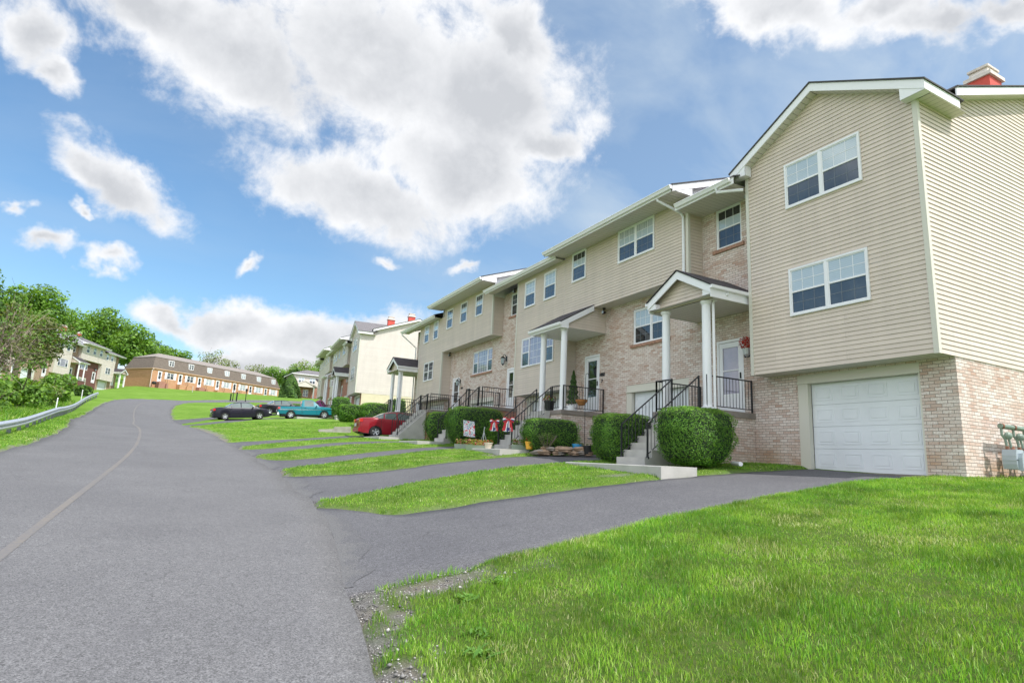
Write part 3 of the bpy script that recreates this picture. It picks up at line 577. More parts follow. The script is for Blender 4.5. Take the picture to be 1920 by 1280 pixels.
def siding(mb, P, u0, u1, z0, z1, holes=(), lim=None, step=.1016, m=0):
    z = z0; k = 0
    while z < z1-1e-4:
        za, zb = z, min(z+step, z1); zm = (za+zb)/2
        a0, a1 = lim(za) if lim else (u0, u1); b0, b1 = lim(zb) if lim else (u0, u1)
        segs = [(a0, a1, b0, b1)]
        for (hu0, hu1, hz0, hz1) in holes:
            hu0, hu1 = hu0+.03, hu1-.03
            if hz0+.055 < zm < hz1-.055:
                ns = []
                for s in segs:
                    if hu1 <= s[0] or hu0 >= s[1]: ns.append(s); continue
                    if hu0 > s[0]: ns.append((s[0], hu0, s[2], hu0))
                    if hu1 < s[1]: ns.append((hu1, s[1], hu1, s[3]))
                segs = ns
        for s0, s1, t0, t1 in segs:
            if s1-s0 < .01: continue
            mb.face([P(s0, za, .019), P(s1, za, .019), P(t1, zb, .003), P(t0, zb, .003)], [(s0, za), (s1, za), (t1, zb), (t0, zb)], m)
            mb.face([P(s0, za+.004, -.004), P(s1, za+.004, -.004), P(s1, za, .019), P(s0, za, .019)], [(s0, 0), (s1, 0), (s1, .01), (s0, .01)], m)
        z = zb
def panel(mb, P, u0, u1, z0, z1, holes=(), depth=.09, m=0):
    us = sorted({u0, u1, *[min(max(v, u0), u1) for q in holes for v in q[:2]]}); zs = sorted({z0, z1, *[min(max(v, z0), z1) for q in holes for v in q[2:]]})
    for a, b in zip(us, us[1:]):
        for c, d in zip(zs, zs[1:]):
            if any(q[0] < (a+b)/2 < q[1] and q[2] < (c+d)/2 < q[3] for q in holes): continue
            mb.face([P(a, c, 0), P(b, c, 0), P(b, d, 0), P(a, d, 0)], [(a, c), (b, c), (b, d), (a, d)], m)
    for q in holes:
        a, b, c, d = q
        mb.face([P(a, c, -depth), P(a, c, 0), P(a, d, 0), P(a, d, -depth)], [(0, c), (depth, c), (depth, d), (0, d)], m)
        mb.face([P(b, c, 0), P(b, c, -depth), P(b, d, -depth), P(b, d, 0)], [(0, c), (depth, c), (depth, d), (0, d)], m)
        mb.face([P(a, d, 0), P(b, d, 0), P(b, d, -depth), P(a, d, -depth)], [(a, 0), (b, 0), (b, depth), (a, depth)], m)
        mb.face([P(a, c, -depth), P(b, c, -depth), P(b, c, 0), P(a, c, 0)], [(a, 0), (b, 0), (b, depth), (a, depth)], m)
def window(par, P, u0, u1, z0, z1, sashes=2, up='up', lo='lo', o=0., sill=None, label=None):
    """white vinyl window; sashes: 1, 2 double-hung units, or 3 = two narrow ones round a picture window"""
    f = MB(); W_ = u1-u0; fw = .05
    pb(f, P, u0, u1, z1-fw, z1, o, o+.045); pb(f, P, u0, u1, z0, z0+fw, o, o+.05)
    pb(f, P, u0, u0+fw, z0+fw, z1-fw, o, o+.045); pb(f, P, u1-fw, u1, z0+fw, z1-fw, o, o+.045)
    a, b = u0+fw, u1-fw
    parts = {1: [(a, b, 'dh')], 2: [(a, (a+b)/2-.04, 'dh'), ((a+b)/2+.04, b, 'dh')], 3: [(a, a+(b-a)*.24-.03, 'dh'), (a+(b-a)*.24+.03, b-(b-a)*.24-.03, 'fx'), (b-(b-a)*.24+.03, b, 'dh')]}[sashes]
    for p, q in zip(parts, parts[1:]): pb(f, P, p[1], q[0], z0+fw, z1-fw, o, o+.04)
    g = MB(); zb, zt = z0+fw, z1-fw; zm = (zb+zt)/2
    ML = [mat['pane_up'], mat['pane_lo'], mat['pane_drk'], mat['pane_mid'], mat['pane_cur'], mat['dimbar']]; ix = {'up': 0, 'lo': 1, 'drk': 2, 'mid': 3, 'cur': 4}
    def gl(p, q, c, d, m, oo): g.face([P(p, c, oo), P(q, c, oo), P(q, d, oo), P(p, d, oo)], None, m)
    for p, q, ty in parts:
        w = q-p
        if ty == 'dh':
            if isinstance(up, tuple): zc = zm+(zt-zm)*.5; gl(p, q, zc, zt, ix[up[0]], o+.014); gl(p, q, zm, zc, ix[up[1]], o+.014)
            else: gl(p, q, zm, zt, ix[up], o+.014)
            gl(p, q, zb, zm, ix[lo], o+.01)
            pb(f, P, p, q, zm-.022, zm+.022, o+.008, o+.032)
            r = .018
            for c, d in ((zb, zb+.03), (zt-.025, zt)): pb(f, P, p, q, c, d, o+.012, o+.028)
            pb(f, P, p, p+.022, zb, zt, o+.012, o+.027); pb(f, P, q-.022, q, zb, zt, o+.012, o+.027)
            ncol = 3 if w > .62 else 2
            for c, d in ((zb, zm), (zm, zt)):
                if c >= zm:
                    for k in range(1, ncol): pb(f, P, p+w*k/ncol-.006, p+w*k/ncol+.006, c, d, o+.013, o+.018)
                    pb(f, P, p, q, (c+d)/2-.006, (c+d)/2+.006, o+.013, o+.019)
                else:
                    for k in range(1, ncol): g.face([P(p+w*k/ncol-.007, c, o+.013), P(p+w*k/ncol+.007, c, o+.013), P(p+w*k/ncol+.007, d, o+.013), P(p+w*k/ncol-.007, d, o+.013)], None, 5)
                    g.face([P(p, (c+d)/2-.007, o+.0145), P(q, (c+d)/2-.007, o+.0145), P(q, (c+d)/2+.007, o+.0145), P(p, (c+d)/2+.007, o+.0145)], None, 5)
        else:
            gl(p, q, zb, zt, ix['mid'] if up != 'green' else ix['mid'], o+.014)
            for k in range(1, 4): pb(f, P, p+w*k/4-.006, p+w*k/4+.006, zb, zt, o+.013, o+.018)
            for k in range(1, 4): pb(f, P, p, q, zb+(zt-zb)*k/4-.006, zb+(zt-zb)*k/4+.006, o+.013, o+.019)
    fo = f.build('window', mat['white'], par)
    g.build('pane', ML, fo)
    if sill:
        s = MB(); pb(s, P, u0-.10, u1+.10, z0-.10, z0, -.05, .055); s.build('sill', sill, fo)
    if label: fo['label'] = label
    return fo
def door(par, P, u0, u1, z0, z1, o=-.05, glass='mid', label=None):
    f = MB(); pb(f, P, u0, u1, z1-.07, z1, o, o+.07); pb(f, P, u0, u0+.07, z0, z1-.07, o, o+.07); pb(f, P, u1-.07, u1, z0, z1-.07, o, o+.07)
    a, b = u0+.075, u1-.075; st = .12
    pb(f, P, a, a+st, z0+.02, z1-.08, o+.01, o+.05); pb(f, P, b-st, b, z0+.02, z1-.08, o+.01, o+.05)
    pb(f, P, a+st, b-st, z0+.02, z0+.55, o+.01, o+.045); pb(f, P, a+st, b-st, z1-.22, z1-.08, o+.01, o+.048)
    zm = (z0+.55+z1-.22)/2; pb(f, P, a+st, b-st, zm-.015, zm+.015, o+.02, o+.047)
    fo = f.build('door', mat['white'], par); g = MB(); g.face([P(a+st, z0+.55, o+.025), P(b-st, z0+.55, o+.025), P(b-st, z1-.22, o+.025), P(a+st, z1-.22, o+.025)])
    g.build('pane', mat['pane_'+glass], fo)
    k = MB(); pb(k, P, a+.03, a+.06, z0+.95, z0+1.12, o+.05, o+.085); k.build('handle', mat['black'], fo)
    if label: fo['label'] = label
    return fo
def garage(par, P, u0, u1, z0, z1, o=-.16):
    g = MB(); H_ = z1-z0; ph = H_/4; n = 4; W_ = u1-u0
    for r in range(4):
        a = z0+r*ph; pb(g, P, u0, u1, a+.004, a+ph-.004, o-.04, o)
        for c in range(n):
            p = u0+W_*(c+.5)/n-W_/n*.34; q = u0+W_*(c+.5)/n+W_/n*.34; c0 = a+ph*.2; c1 = a+ph*.8
            for (e0, e1, f0, f1) in ((p, q, c1-.028, c1), (p, q, c0, c0+.028), (p, p+.028, c0+.028, c1-.028), (q-.028, q, c0+.028, c1-.028)): pb(g, P, e0, e1, f0, f1, o, o+.009)
            pb(g, P, p+.06, q-.06, c0+.06, c1-.06, o, o+.011)
    pb(g, P, u0, u1, z0, z1, o-.05, o-.02)
    fo = g.build('garage_door', mat['garage'], par)
    return fo
def gtrim(par, P, u0, u1, z0, zd, z1, w=.27):
    t_ = MB(); pb(t_, P, u1, u1+w, z0, zd, -.14, -.01); pb(t_, P, u0-.05, u0, z0, zd, -.14, -.01); pb(t_, P, u0-.05, u1+w, zd, z1, -.16, -.006); pb(t_, P, u0-.05, u1+w, zd, zd+.05, -.006, .03)
    t_.build('garage_trim', mat['trim'], par)
def shed_roof(par, x0, z0, xr, slope, xb, y0, y1, shingle='shingle_grey', wall_x=-.6, soff_z=None, rake=(True, True), gut=True, slopesoff=False):
    zr = z0+slope*(xr-x0); zb = zr-slope*(xb-xr)
    r = MB()
    for (a, za), (b, zb_) in (((x0-.03, z0-.01+.03), (xr, zr+.03)), ((xr, zr+.03), (xb+.03, zb+.02))):
        l = math.hypot(b-a, zb_-za); r.face([(a, y0-.03, za), (b, y0-.03, zb_), (b, y1+.03, zb_), (a, y1+.03, za)], [(y0, 0), (y0, l), (y1, l), (y1, 0)])
        r.face([(a, y0-.03, za), (a, y0-.03, za-.03), (b, y0-.03, zb_-.03), (b, y0-.03, zb_)]); r.face([(a, y1+.03, za), (b, y1+.03, zb_), (b, y1+.03, zb_-.03), (a, y1+.03, za-.03)])
    r.box((x0-.03, y0-.03, z0-.012), (x0+.02, y1+.03, z0+.018))
    ro = r.build('roof', mat[shingle], par)
    f = MB()
    if not slopesoff: f.box((x0, y0, z0-.2), (x0+.03, y1, z0-.012))
    for yy, on in ((y0, rake[0]), (y1, rake[1])):
        if not on: continue
        s = 1 if yy == y0 else -1; ya, yb = sorted((yy, yy+s*.03))
        f.prism([(x0, z0-.2), (x0, z0-.005), (xr, zr-.005), (xb, zb-.005), (xb, zb-.2), (xr, zr-.2)], 'y', ya, yb)
    f.build('fascia', mat['fascia'], par)
    sz = soff_z if soff_z is not None else z0-.18
    s = MB()
    if slopesoff: s.face([(x0, y0+.03, z0-.19), (xr, y0+.03, zr-.19), (xr, .0, zr-.19), (x0, .0, z0-.19)], [(x0, 0), (xr, 0), (xr, .3), (x0, .3)]); s.face([(xr, y0+.03, zr-.19), (xb, y0+.03, zb-.19), (xb, .0, zb-.19), (xr, .0, zr-.19)], [(x0, 0), (xr, 0), (xr, .3), (x0, .3)])
    else: s.face([(x0+.03, y0+.03, sz), (x0+.03, y1-.03, sz), (wall_x, y1-.03, sz), (wall_x, y0+.03, sz)], [(y0, 0), (y1, 0), (y1, 1), (y0, 1)])
    if not slopesoff and (rake[0] or rake[1]):
        for yy, on in ((y0+.012, rake[0]), (y1-.012, rake[1])):
            if on: s2 = MB(); s2.face([(x0+.02, yy, sz), (wall_x-.01, yy, sz), (wall_x-.01, yy, z0+slope*(wall_x-x0)-.03), (x0+.02, yy, z0-.03)]); s2.build('eave_return', mat['fascia'], par)
    s.build('soffit', mat['soffit'], par)
    if gut:
        g = MB(); g.prism([(x0-.002, z0-.03), (x0-.115, z0-.03), (x0-.125, z0-.045), (x0-.10, z0-.075), (x0-.075, z0-.14), (x0-.002, z0-.14)], 'y', y0-.02, y1+.02); g.build('gutter', mat['fascia'], par)
    return ro
def downspout(par, pts):
    d = MB(); d.tube(pts, .042, 6); d.build('downspout', mat['white'], par)
def railing(par, pts, post_ends=(True, True), hgt=.86, name='railing', gap=.11):
    """pts: floor line of the railing, 3-D"""
    r = MB(); pts = [Vector(p) for p in pts]; first = True
    for a, b in zip(pts, pts[1:]):
        L_ = (b-a).length; n = max(1, int(math.hypot(b.x-a.x, b.y-a.y)/gap))
        up = Vector((0, 0, hgt)); lo = Vector((0, 0, .09))
        r.tube([a+up, b+up], .019, 6); r.tube([a+lo, b+lo], .012, 4)
        for k in range(1, n): p = a.lerp(b, k/n); r.tube([p+lo, p+up], .0105, 4, caps=False)
        for p, on in ((a, post_ends[0] or not first), (b, True)):
            if on: r.box((p.x-.018, p.y-.018, p.z), (p.x+.018, p.y+.018, p.z+hgt+.02))
        first = False
    return r.build(name, mat['iron'], par)
def column(par, x, y, z0, z1, r_=.115):
    c = MB(); c.lathe([(r_*1.35, 0), (r_*1.35, .05), (r_*1.08, .06), (r_*1.02, .10), (r_, .14), (r_*.96, z1-z0-.10), (r_*1.02, z1-z0-.09), (r_*1.25, z1-z0-.05), (r_*1.3, z1-z0)], (x, y, z0), 24)
    c.build('column', mat['white'], par, smooth=False)
def porch_base(par, x0, x1, y0, y1, zf, zg, bm):
    b = MB(); b.box((x0+.04, y0+.04, zg-.6), (x1-.004, y1-.04, zf-.14)); po = b.build('porch', bm, par)
    s = MB(); s.prism([(x0, zf-.15), (x0, zf-.02), (x0+.02, zf), (x1-.003, zf), (x1-.003, zf-.15)], 'y', y0, y1); s.build('slab', mat['slab'], po); return po
def stairs(par, x0, x1, y0, y1, zb, zf, wall=True):
    """concrete steps climbing from x0 (street) to x1 (platform)"""
    n = max(3, round((zf-zb)/.19)); s = MB(); prof = [(x1, zb-.5), (x0, zb-.5)]
    for k in range(n):
        x = x0+(x1-x0)*k/n; z = zb+(zf-zb)*(k+1)/n-(.012 if k == n-1 else 0); prof += [(x, zb+(zf-zb)*k/n-(0)), (x, z)]
    prof += [(x1, zf-.012)]
    s.prism(prof, 'y', y0, y1, caps=False)
    for k in range(n):                                           # stepped sides
        x = x0+(x1-x0)*k/n; xe = x0+(x1-x0)*(k+1)/n; z = zb+(zf-zb)*(k+1)/n-(.012 if k == n-1 else 0)
        for yy in (y0, y1): s.face([(x, yy, zb-.5), (xe, yy, zb-.5), (xe, yy, z), (x, yy, z)], [(x, zb), (xe, zb), (xe, z), (x, z)])
    return s.build('steps', mat['concrete'], par)
def flood(par, p, n=2):
    m_ = MB(); x, y, z = p; m_.lathe([(.001, 0), (.06, 0), (.06, -.03), (.02, -.05)], (x, y, z), 10); m_.tube([(x, y, z-.04), (x-.03, y-.03, z-.12)], .02, 6)
    m_.lathe([(.001, .07), (.05, .07), (.075, -.04), (.07, -.045), (.001, -.03)], (x-.07, y-.07, z-.18), 10, axis='x')
    o = m_.build('floodlight', mat['black'], par); g = MB(); g.box((x-.125, y-.12, z-.23), (x-.117, y-.02, z-.13)); g.build('lens', mat['pane_up'], o)
def lantern(par, x, y, z, s=1.):
    m_ = MB(); m_.box((x-.02, y-.05*s, z-.08*s), (x-.001, y+.05*s, z+.08*s)); m_.tube([(x-.01, y, z+.05*s), (x-.08*s, y, z+.14*s), (x-.13*s, y, z+.09*s)], .012*s, 6)
    m_.lathe([(.001, .08*s), (.03*s, .06*s), (.085*s, .01*s), (.08*s, 0)], (x-.13*s, y, z), 6); m_.lathe([(.05*s, -.19*s), (.02*s, -.22*s), (.001, -.24*s)], (x-.13*s, y, z), 6)
    for k in range(6):
        a = math.pi*2*k/6; m_.tube([(x-.13*s+.075*s*math.cos(a), y+.075*s*math.sin(a), z), (x-.13*s+.05*s*math.cos(a), y+.05*s*math.sin(a), z-.19*s)], .006*s, 4)
    o = m_.build('wall_lantern', mat['iron'], par); g = MB(); g.lathe([(.068*s, 0), (.045*s, -.185*s)], (x-.13*s, y, z), 6); g.build('glass', mat['pane_up'], o)
def text_mesh(s, size, mtl, par, loc, rot, name='house_number', depth=.006):
    cu = bpy.data.curves.new(name, 'FONT'); cu.body = s; cu.size = size; cu.extrude = depth; cu.align_x = 'CENTER'; cu.offset = .006*size/.15
    o = bpy.data.objects.new(name, cu); C.objects.link(o); dg = bpy.context.evaluated_depsgraph_get(); me = bpy.data.meshes.new_from_object(o.evaluated_get(dg)); bpy.data.objects.remove(o)
    o = bpy.data.objects.new(name, me); C.objects.link(o); me.materials.clear(); me.materials.append(mtl); o.parent = par; o.location = loc; o.rotation_euler = rot; return o
def chimney(par, x, y, z0, z1, sx=.62, sy=.5):
    c = MB(); c.box((x-sx/2, y-sy/2, z0), (x+sx/2, y+sy/2, z1)); co = c.build('chimney', mat['red_paint'], par)
    k = MB(); k.box((x-sx/2-.06, y-sy/2-.06, z1), (x+sx/2+.06, y+sy/2+.06, z1+.10)); k.prism([(x-sx/2, z1+.10), (x+sx/2, z1+.10), (x+sx/2-.08, z1+.28), (x-sx/2+.08, z1+.28)], 'y', y-sy/2+.04, y+sy/2-.04)
    k.box((x-sx/2+.02, y-sy/2+.01, z1+.28), (x+sx/2-.02, y+sy/2-.01, z1+.34)); k.build('chimney_cap', mat['cap'], co)
mat['cap'] = simple('chalky_chimney_cap', (.66, .58, .53), .8, var=.2, vs=7)

# ================================================================ the townhouse row (local frame: x=0 brick front, y along the street, z=0 first garage floor)
S = -.59
def row(root, E=0., sid='siding', brick='brick', base='brick', first=0, full=True, sidemat=None, chims=((3.9, .55, 10.14),), shingle='shingle_grey', bbrick=None):
    sm, bm = mat[sid], mat[brick]; bb = mat[bbrick or brick]; A, B1, B2, C1, C2 = 0, E, 2*E, 3*E, 4*E
    G = -1.2                                                   # walls run on below the ground
    bw = MB(); sw = MB();
    def soff(p, uv): q_ = MB(); q_.face(p, uv); q_.build('soffit', mat['soffit'], root)
    def corner(yc, sg_, z0, z1, side=True):
        q_ = MB(); a_, b_ = sorted((yc-.02*sg_, yc+.07*sg_)); pb(q_, PF(S), a_, b_, z0, z1, 0, .03)
        if side: pb(q_, PS(yc) if sg_ > 0 else PN(yc), S-.027, S+.07, z0, z1, 0, .03)
        q_.build('corner_trim', mat['trim'], root)
    def step(p): q_ = MB(); q_.face(p); q_.build('roof_step_wall', mat['white'], root)
    back = MB(); fas = MB()
    SL = .36; XR = 4.8; XB = 9.9; DB = 9.4
    # ---- unit A: gable over a garage
    hl = [(1.22, 3.2, 6.46, 7.66), (1.22, 3.2, 3.67, 4.87)]
    if first == 0:
        wa = 2.21; za = 8.0; zap = za+wa*.535
        siding(sw, PF(S), .0, 4.42, 2.35+A, zap, hl, lim=lambda z: (max(0, (z-za)/.535), min(4.42, 4.42-(z-za)/.535)) if z > za else (0, 4.42))
        siding(sw, PS(0), S, DB, 2.35, 9.66, lim=lambda z: (S, DB) if z < 7.75 else (-1.1+(z-7.57)/SL, min(DB, 2*XR+1.1-(z-7.57)/SL)), m=1)
        siding(sw, PN(4.42), S, 0, 2.35, 7.7)
        panel(bw, PF(0), 0, 4.42, G, 2.36, [(.69, 3.57, G, 2.31)], .3)
        panel(bw, PS(0), 0, DB, G, 2.37, m=1)
        garage(root, PF(0), .73, 3.3, 0, 2.09); gtrim(root, PF(0), .73, 3.3, -.3, 2.09, 2.31)
        sl = MB(); sl.box((-.05, .4, -.3), (.3, 3.6, -.004)); sl.build('threshold', mat['slab'], root)
        window(root, PF(S), *[1.22, 3.2, 6.46, 7.66], 2, 'up', 'lo', .012); window(root, PF(S), 1.22, 3.2, 3.67, 4.87, 2, 'up', 'lo', .012)
        soff([(S, 0, 2.352), (0, 0, 2.352), (0, 4.42, 2.352), (S, 4.42, 2.352)], [(0, 0), (0, 1), (4.4, 1), (4.4, 0)])
        corner(0, 1, 2.34, 7.9); corner(4.42, -1, 2.34, 7.9)
        # gable roof, ridge running back into the main roof
        x0 = -.86; yo = .33; ze = 8.02; zp = 9.38; sg = (zp-ze)/(2.21+yo); XG = 3.6
        r = MB()
        for sgn in (-1, 1):
            ye = 2.21+sgn*(2.21+yo); q = [(x0-.03, ye+sgn*.03, ze+.02-.016), (x0-.03, 2.21, zp+.03), (XG, 2.21, zp+.03), (.62, ye+sgn*.03, ze+.004)]
            r.face(q, [(0, 0), (0, 2.9), (XG, 2.9), (XG, 0)]); r.face([(a, b_, c-.035) for a, b_, c in q])
            r.face([q[0], q[1], (q[1][0], q[1][1], q[1][2]-.035), (q[0][0], q[0][1], q[0][2]-.035)]); r.face([q[0], (q[0][0], q[0][1], q[0][2]-.035), (q[3][0], q[3][1], q[3][2]-.035), q[3]])
        r.build('gable_roof', mat[shingle], root)
        y0e, y1e = -yo, 4.42+yo
        fas.prism([(y0e, ze-.02), (2.21, zp-.01), (y1e, ze-.02), (y1e, ze-.23), (2.21, zp-.22), (y0e, ze-.23)], 'x', x0, x0+.03)
        fas.box((x0+.03, y0e, ze-.23), (.5, y0e+.03, ze-.02)); fas.box((x0+.03, y1e-.03, ze-.23), (-.3, y1e, ze-.02))
        for ya, yb in ((y0e+.03, .17), (4.42-.17, y1e-.03)): fas.box((x0+.03, ya, ze-.235), (S-.03, yb, ze-.225)); yi, yo_ = (.17, y0e) if ya < 1 else (4.25, y1e); zi_ = zp-.215-sg*2.04; fas.box((x0+.03, yi-.01, ze-.225), (S-.03, yi+.01, zi_)); fas.face([(x0+.012, yo_, ze-.235), (x0+.012, yi, ze-.235), (x0+.012, yi, zi_), (x0+.012, yo_, ze-.2)]); fas.face([(S-.03, ya, ze-.235), (S-.03, yb, ze-.235), (S-.03, yb, ze+.02), (S-.03, ya, ze+.02)])
        for sgn in (-1, 1):
            ye = 2.21+sgn*2.04; zz = zp-.22-sg*2.04
            soff([(x0+.03, 2.21, zp-.225), (S, 2.21, zp-.225), (S, ye, zz-.005), (x0+.03, ye, zz-.005)], [(0, .1), (0, .4), (2.4, .4), (2.4, .1)])
        soff([(S, y0e+.03, ze-.226), (.8, y0e+.03, ze-.226), (.8, 0, ze-.226), (S, 0, ze-.226)], [(0, 0), (1.4, 0), (1.4, .3), (0, .3)])
    # recess A with front door under a gabled porch
    hb = [(5.2, 6.15, 1.47, 3.56), (5.15, 6.1, 6.33, 7.6)]
    panel(bw, PF(0), 4.42, 6.65, G, 7.75, hb)
    door(root, PF(0), *hb[0], o=-.06); window(root, PF(0), *hb[1], 1, ('drk', 'up'), 'lo', -.07, mat['sillbrick'])
    shed_roof(root, -1.1, 7.75, XR, SL, XB, 4.44, 6.66, wall_x=0, soff_z=7.58, shingle=shingle, rake=(False, False), gut=False)
    shed_roof(root, .5, 7.75+1.6*SL, XR, SL, XB, -.30, 4.78, wall_x=.52, soff_z=None, shingle=shingle, rake=(True, False), gut=False, slopesoff=True)
    g = MB(); g.prism([(-1.102, 7.72), (-1.215, 7.72), (-1.225, 7.70), (-1.2, 7.67), (-1.17, 7.61), (-1.102, 7.61)], 'y', 4.5, 6.6); g.build('gutter', mat['fascia'], root)
    # ---- unit B1: jettied upper floor
    z = B1
    siding(sw, PF(S), 6.65, 13.5, 5.6+z, 8.08+z, [(8.13, 10.02, 6.87+z, 8.06+z), (12.0, 12.93, 6.87+z, 8.06+z)])
    siding(sw, PS(6.65), S, 0, 5.6+z, 8.08+z); corner(6.65, 1, 5.58+z, 8.08+z)
    window(root, PF(S), 8.13, 10.02, 6.87+z, 8.06+z, 2, ('cur', 'up'), 'lo', .012); window(root, PF(S), 12.0, 12.93, 6.87+z, 8.06+z, 1, ('drk', 'up'), 'lo', .012)
    soff([(S, 6.65, 5.602+z), (0, 6.65, 5.602+z), (0, 13.47, 5.602+z), (S, 13.47, 5.602+z)], [(0, 0), (0, 1), (6.8, 1), (6.8, 0)])
    hb = [(8.15, 9.93, 4.02+z, 5.27+z), (7.29, 10.27, G, 2.63+z), (11.85, 12.8, 1.84+z, 3.98+z)]
    panel(bw, PF(0), 6.65, 13.47, G, 5.62+z, hb)
    window(root, PF(0), *hb[0], 2, 'up', 'drk', -.07, mat['sillbrick']); garage(root, PF(0), 7.33, 10.0, .32+z, 2.38+z); gtrim(root, PF(0), 7.33, 10.0, .0+z, 2.38+z, 2.63+z); door(root, PF(0), *hb[2], o=-.06, glass='drk')
    shed_roof(root, -1.45, 8.22+z, XR, SL, XB, 6.42, 13.75, soff_z=8.07+z, shingle=shingle)
    step([(-.58, 6.62, 7.6), (XR, 6.62, 7.6), (XR, 6.62, 10.46+z), (-.58, 6.62, 8.52+z)]); step([(-.58, 13.62, 7.9), (XR, 13.62, 7.9), (XR, 13.62, 10.46+z), (-.58, 13.62, 8.52+z)])
    # ---- unit B2: two-storey siding bay
    z = B2
    siding(sw, PF(S), 13.5, 17.45, 2.72+z, 8.02+z, [(14.13, 15.05, 6.6+z, 7.8+z), (15.8, 16.72, 6.6+z, 7.8+z), (14.15, 16.8, 3.92+z, 5.2+z)])
    siding(sw, PS(13.47), S, 0, 2.72+z, 5.62+z); corner(13.47, 1, 2.7+z, 5.6+z)
    corner(17.45, -1, 2.7+z, 8.0+z); siding(sw, PN(17.45), S, 0, 2.72+z, 8.0+z)
    window(root, PF(S), 14.13, 15.05, 6.6+z, 7.8+z, 1, 'up', 'lo', .012); window(root, PF(S), 15.8, 16.72, 6.6+z, 7.8+z, 1, 'up', 'lo', .012); window(root, PF(S), 14.15, 16.8, 3.92+z, 5.2+z, 3, 'mid', 'lo', .012)
    soff([(S, 13.47, 2.722+z), (0, 13.47, 2.722+z), (0, 17.45, 2.722+z), (S, 17.45, 2.722+z)], [(0, 0), (0, 1), (4, 1), (4, 0)])
    panel(bw, PF(0), 13.47, 17.45, G, 2.74+z, [(14.26, 17.27, G, 2.7+z)], .3); garage(root, PF(0), 14.3, 17.0, .62+z, 2.5+z); gtrim(root, PF(0), 14.3, 17.0, .3+z, 2.5+z, 2.7+z)
    hb = [(18.5, 19.3, 2.28+z, 3.98+z+.25), (18.4, 19.25, 6.8+z, 7.93+z)]
    panel(bw, PF(0), 17.45, 20.03, G, 8.05+z, hb); door(root, PF(0), *hb[0], o=-.06, glass='drk'); window(root, PF(0), *hb[1], 1, 'lo', 'drk', -.07, mat['sillbrick'])
    shed_roof(root, -1.08, 8.14+z, XR, SL, XB, 13.5, 20.05, soff_z=8.0+z, shingle=shingle, rake=(False, False))
    # ---- unit C1: jettied upper floor, raised eave
    z = C1
    siding(sw, PF(S), 20.03, 26.6, 5.97+z, 8.64+z, [(21.2, 22.08, 7.22+z, 8.38+z), (23.2, 24.08, 7.22+z, 8.38+z), (25.2, 26.1, 7.22+z, 8.38+z)])
    siding(sw, PS(20.03), S, 0, 5.97+z, 8.5+z); corner(20.03, 1, 5.95+z, 8.5+z)
    window(root, PF(S), 21.2, 22.08, 7.22+z, 8.38+z, 1, ('lo', 'up'), 'lo', .012); window(root, PF(S), 23.2, 24.08, 7.22+z, 8.38+z, 1, ('lo', 'up'), 'lo', .012); window(root, PF(S), 25.2, 26.1, 7.22+z, 8.38+z, 1, ('lo', 'up'), 'lo', .012)  # dark band at each window top paints in reflected shade
    soff([(S, 20.03, 5.972+z), (0, 20.03, 5.972+z), (0, 26.57, 5.972+z), (S, 26.57, 5.972+z)], [(0, 0), (0, 1), (6.5, 1), (6.5, 0)])
    hb = [(21.07, 23.45, 4.34+z, 5.58+z), (20.61, 23.57, G, 3.0+z), (25.1, 26.1, 2.45+z, 4.4+z)]
    panel(bw, PF(0), 20.03, 26.57, G, 5.99+z, hb, m=2); window(root, PF(0), *hb[0], 3, 'mid', 'lo', -.07, mat['sillbrick']); garage(root, PF(0), 20.65, 23.3, .72+z, 2.78+z); gtrim(root, PF(0), 20.65, 23.3, .4+z, 2.78+z, 3.0+z); door(root, PF(0), *hb[2], o=-.06, glass='drk', label='white storm door with a dark wreath behind its glass' if not E else None)
    shed_roof(root, -1.45, 8.72+z, XR, SL, XB, 19.75, 27.1, soff_z=8.56+z, shingle=shingle)
    step([(-.58, 19.95, 7.9), (XR, 19.95, 7.9), (XR, 19.95, 10.96+z), (-.58, 19.95, 9.02+z)]); step([(-.58, 26.9, 7.9), (XR, 26.9, 7.9), (XR, 26.9, 10.96+z), (-.58, 26.9, 9.02+z)])
    # ---- unit C2: two-storey bay, recess and end wall
    z = C2
    siding(sw, PF(S), 26.6, 30.65, 3.25+z, 8.12+z, [(27.42, 28.2, 6.92+z, 8.06+z), (29.0, 29.82, 6.92+z, 8.06+z), (27.85, 29.45, 4.45+z, 5.62+z)])
    siding(sw, PS(26.57), S, 0, 3.25+z, 6.0+z); corner(26.57, 1, 3.23+z, 6.0+z)
    corner(30.65, -1, 3.23+z, 8.1+z); siding(sw, PN(30.65), S, 0, 3.25+z, 8.1+z)
    window(root, PF(S), 27.42, 28.2, 6.92+z, 8.06+z, 1, 'up', 'lo', .012); window(root, PF(S), 29.0, 29.82, 6.92+z, 8.06+z, 1, 'up', 'lo', .012); window(root, PF(S), 27.85, 29.45, 4.45+z, 5.62+z, 2, 'drk', 'lo', .012)
    soff([(S, 26.57, 3.252+z), (0, 26.57, 3.252+z), (0, 30.65, 3.252+z), (S, 30.65, 3.252+z)], [(0, 0), (0, 1), (4, 1), (4, 0)])
    panel(bw, PF(0), 26.57, 30.65, G, 3.27+z, [(27.26, 30.17, G, 3.22+z)], .3); garage(root, PF(0), 27.3, 29.9, 1.0+z, 3.04+z); gtrim(root, PF(0), 27.3, 29.9, .6+z, 3.04+z, 3.22+z)
    hb = [(31.3, 32.2, 2.7+z, 4.75+z), (31.4, 32.0, 6.9+z, 8.0+z)]
    panel(bw, PF(0), 30.65, 32.9, G, 8.15+z, hb); door(root, PF(0), *hb[0], o=-.06, glass='drk'); window(root, PF(0), *hb[1], 1, 'lo', 'drk', -.07, mat['sillbrick'])
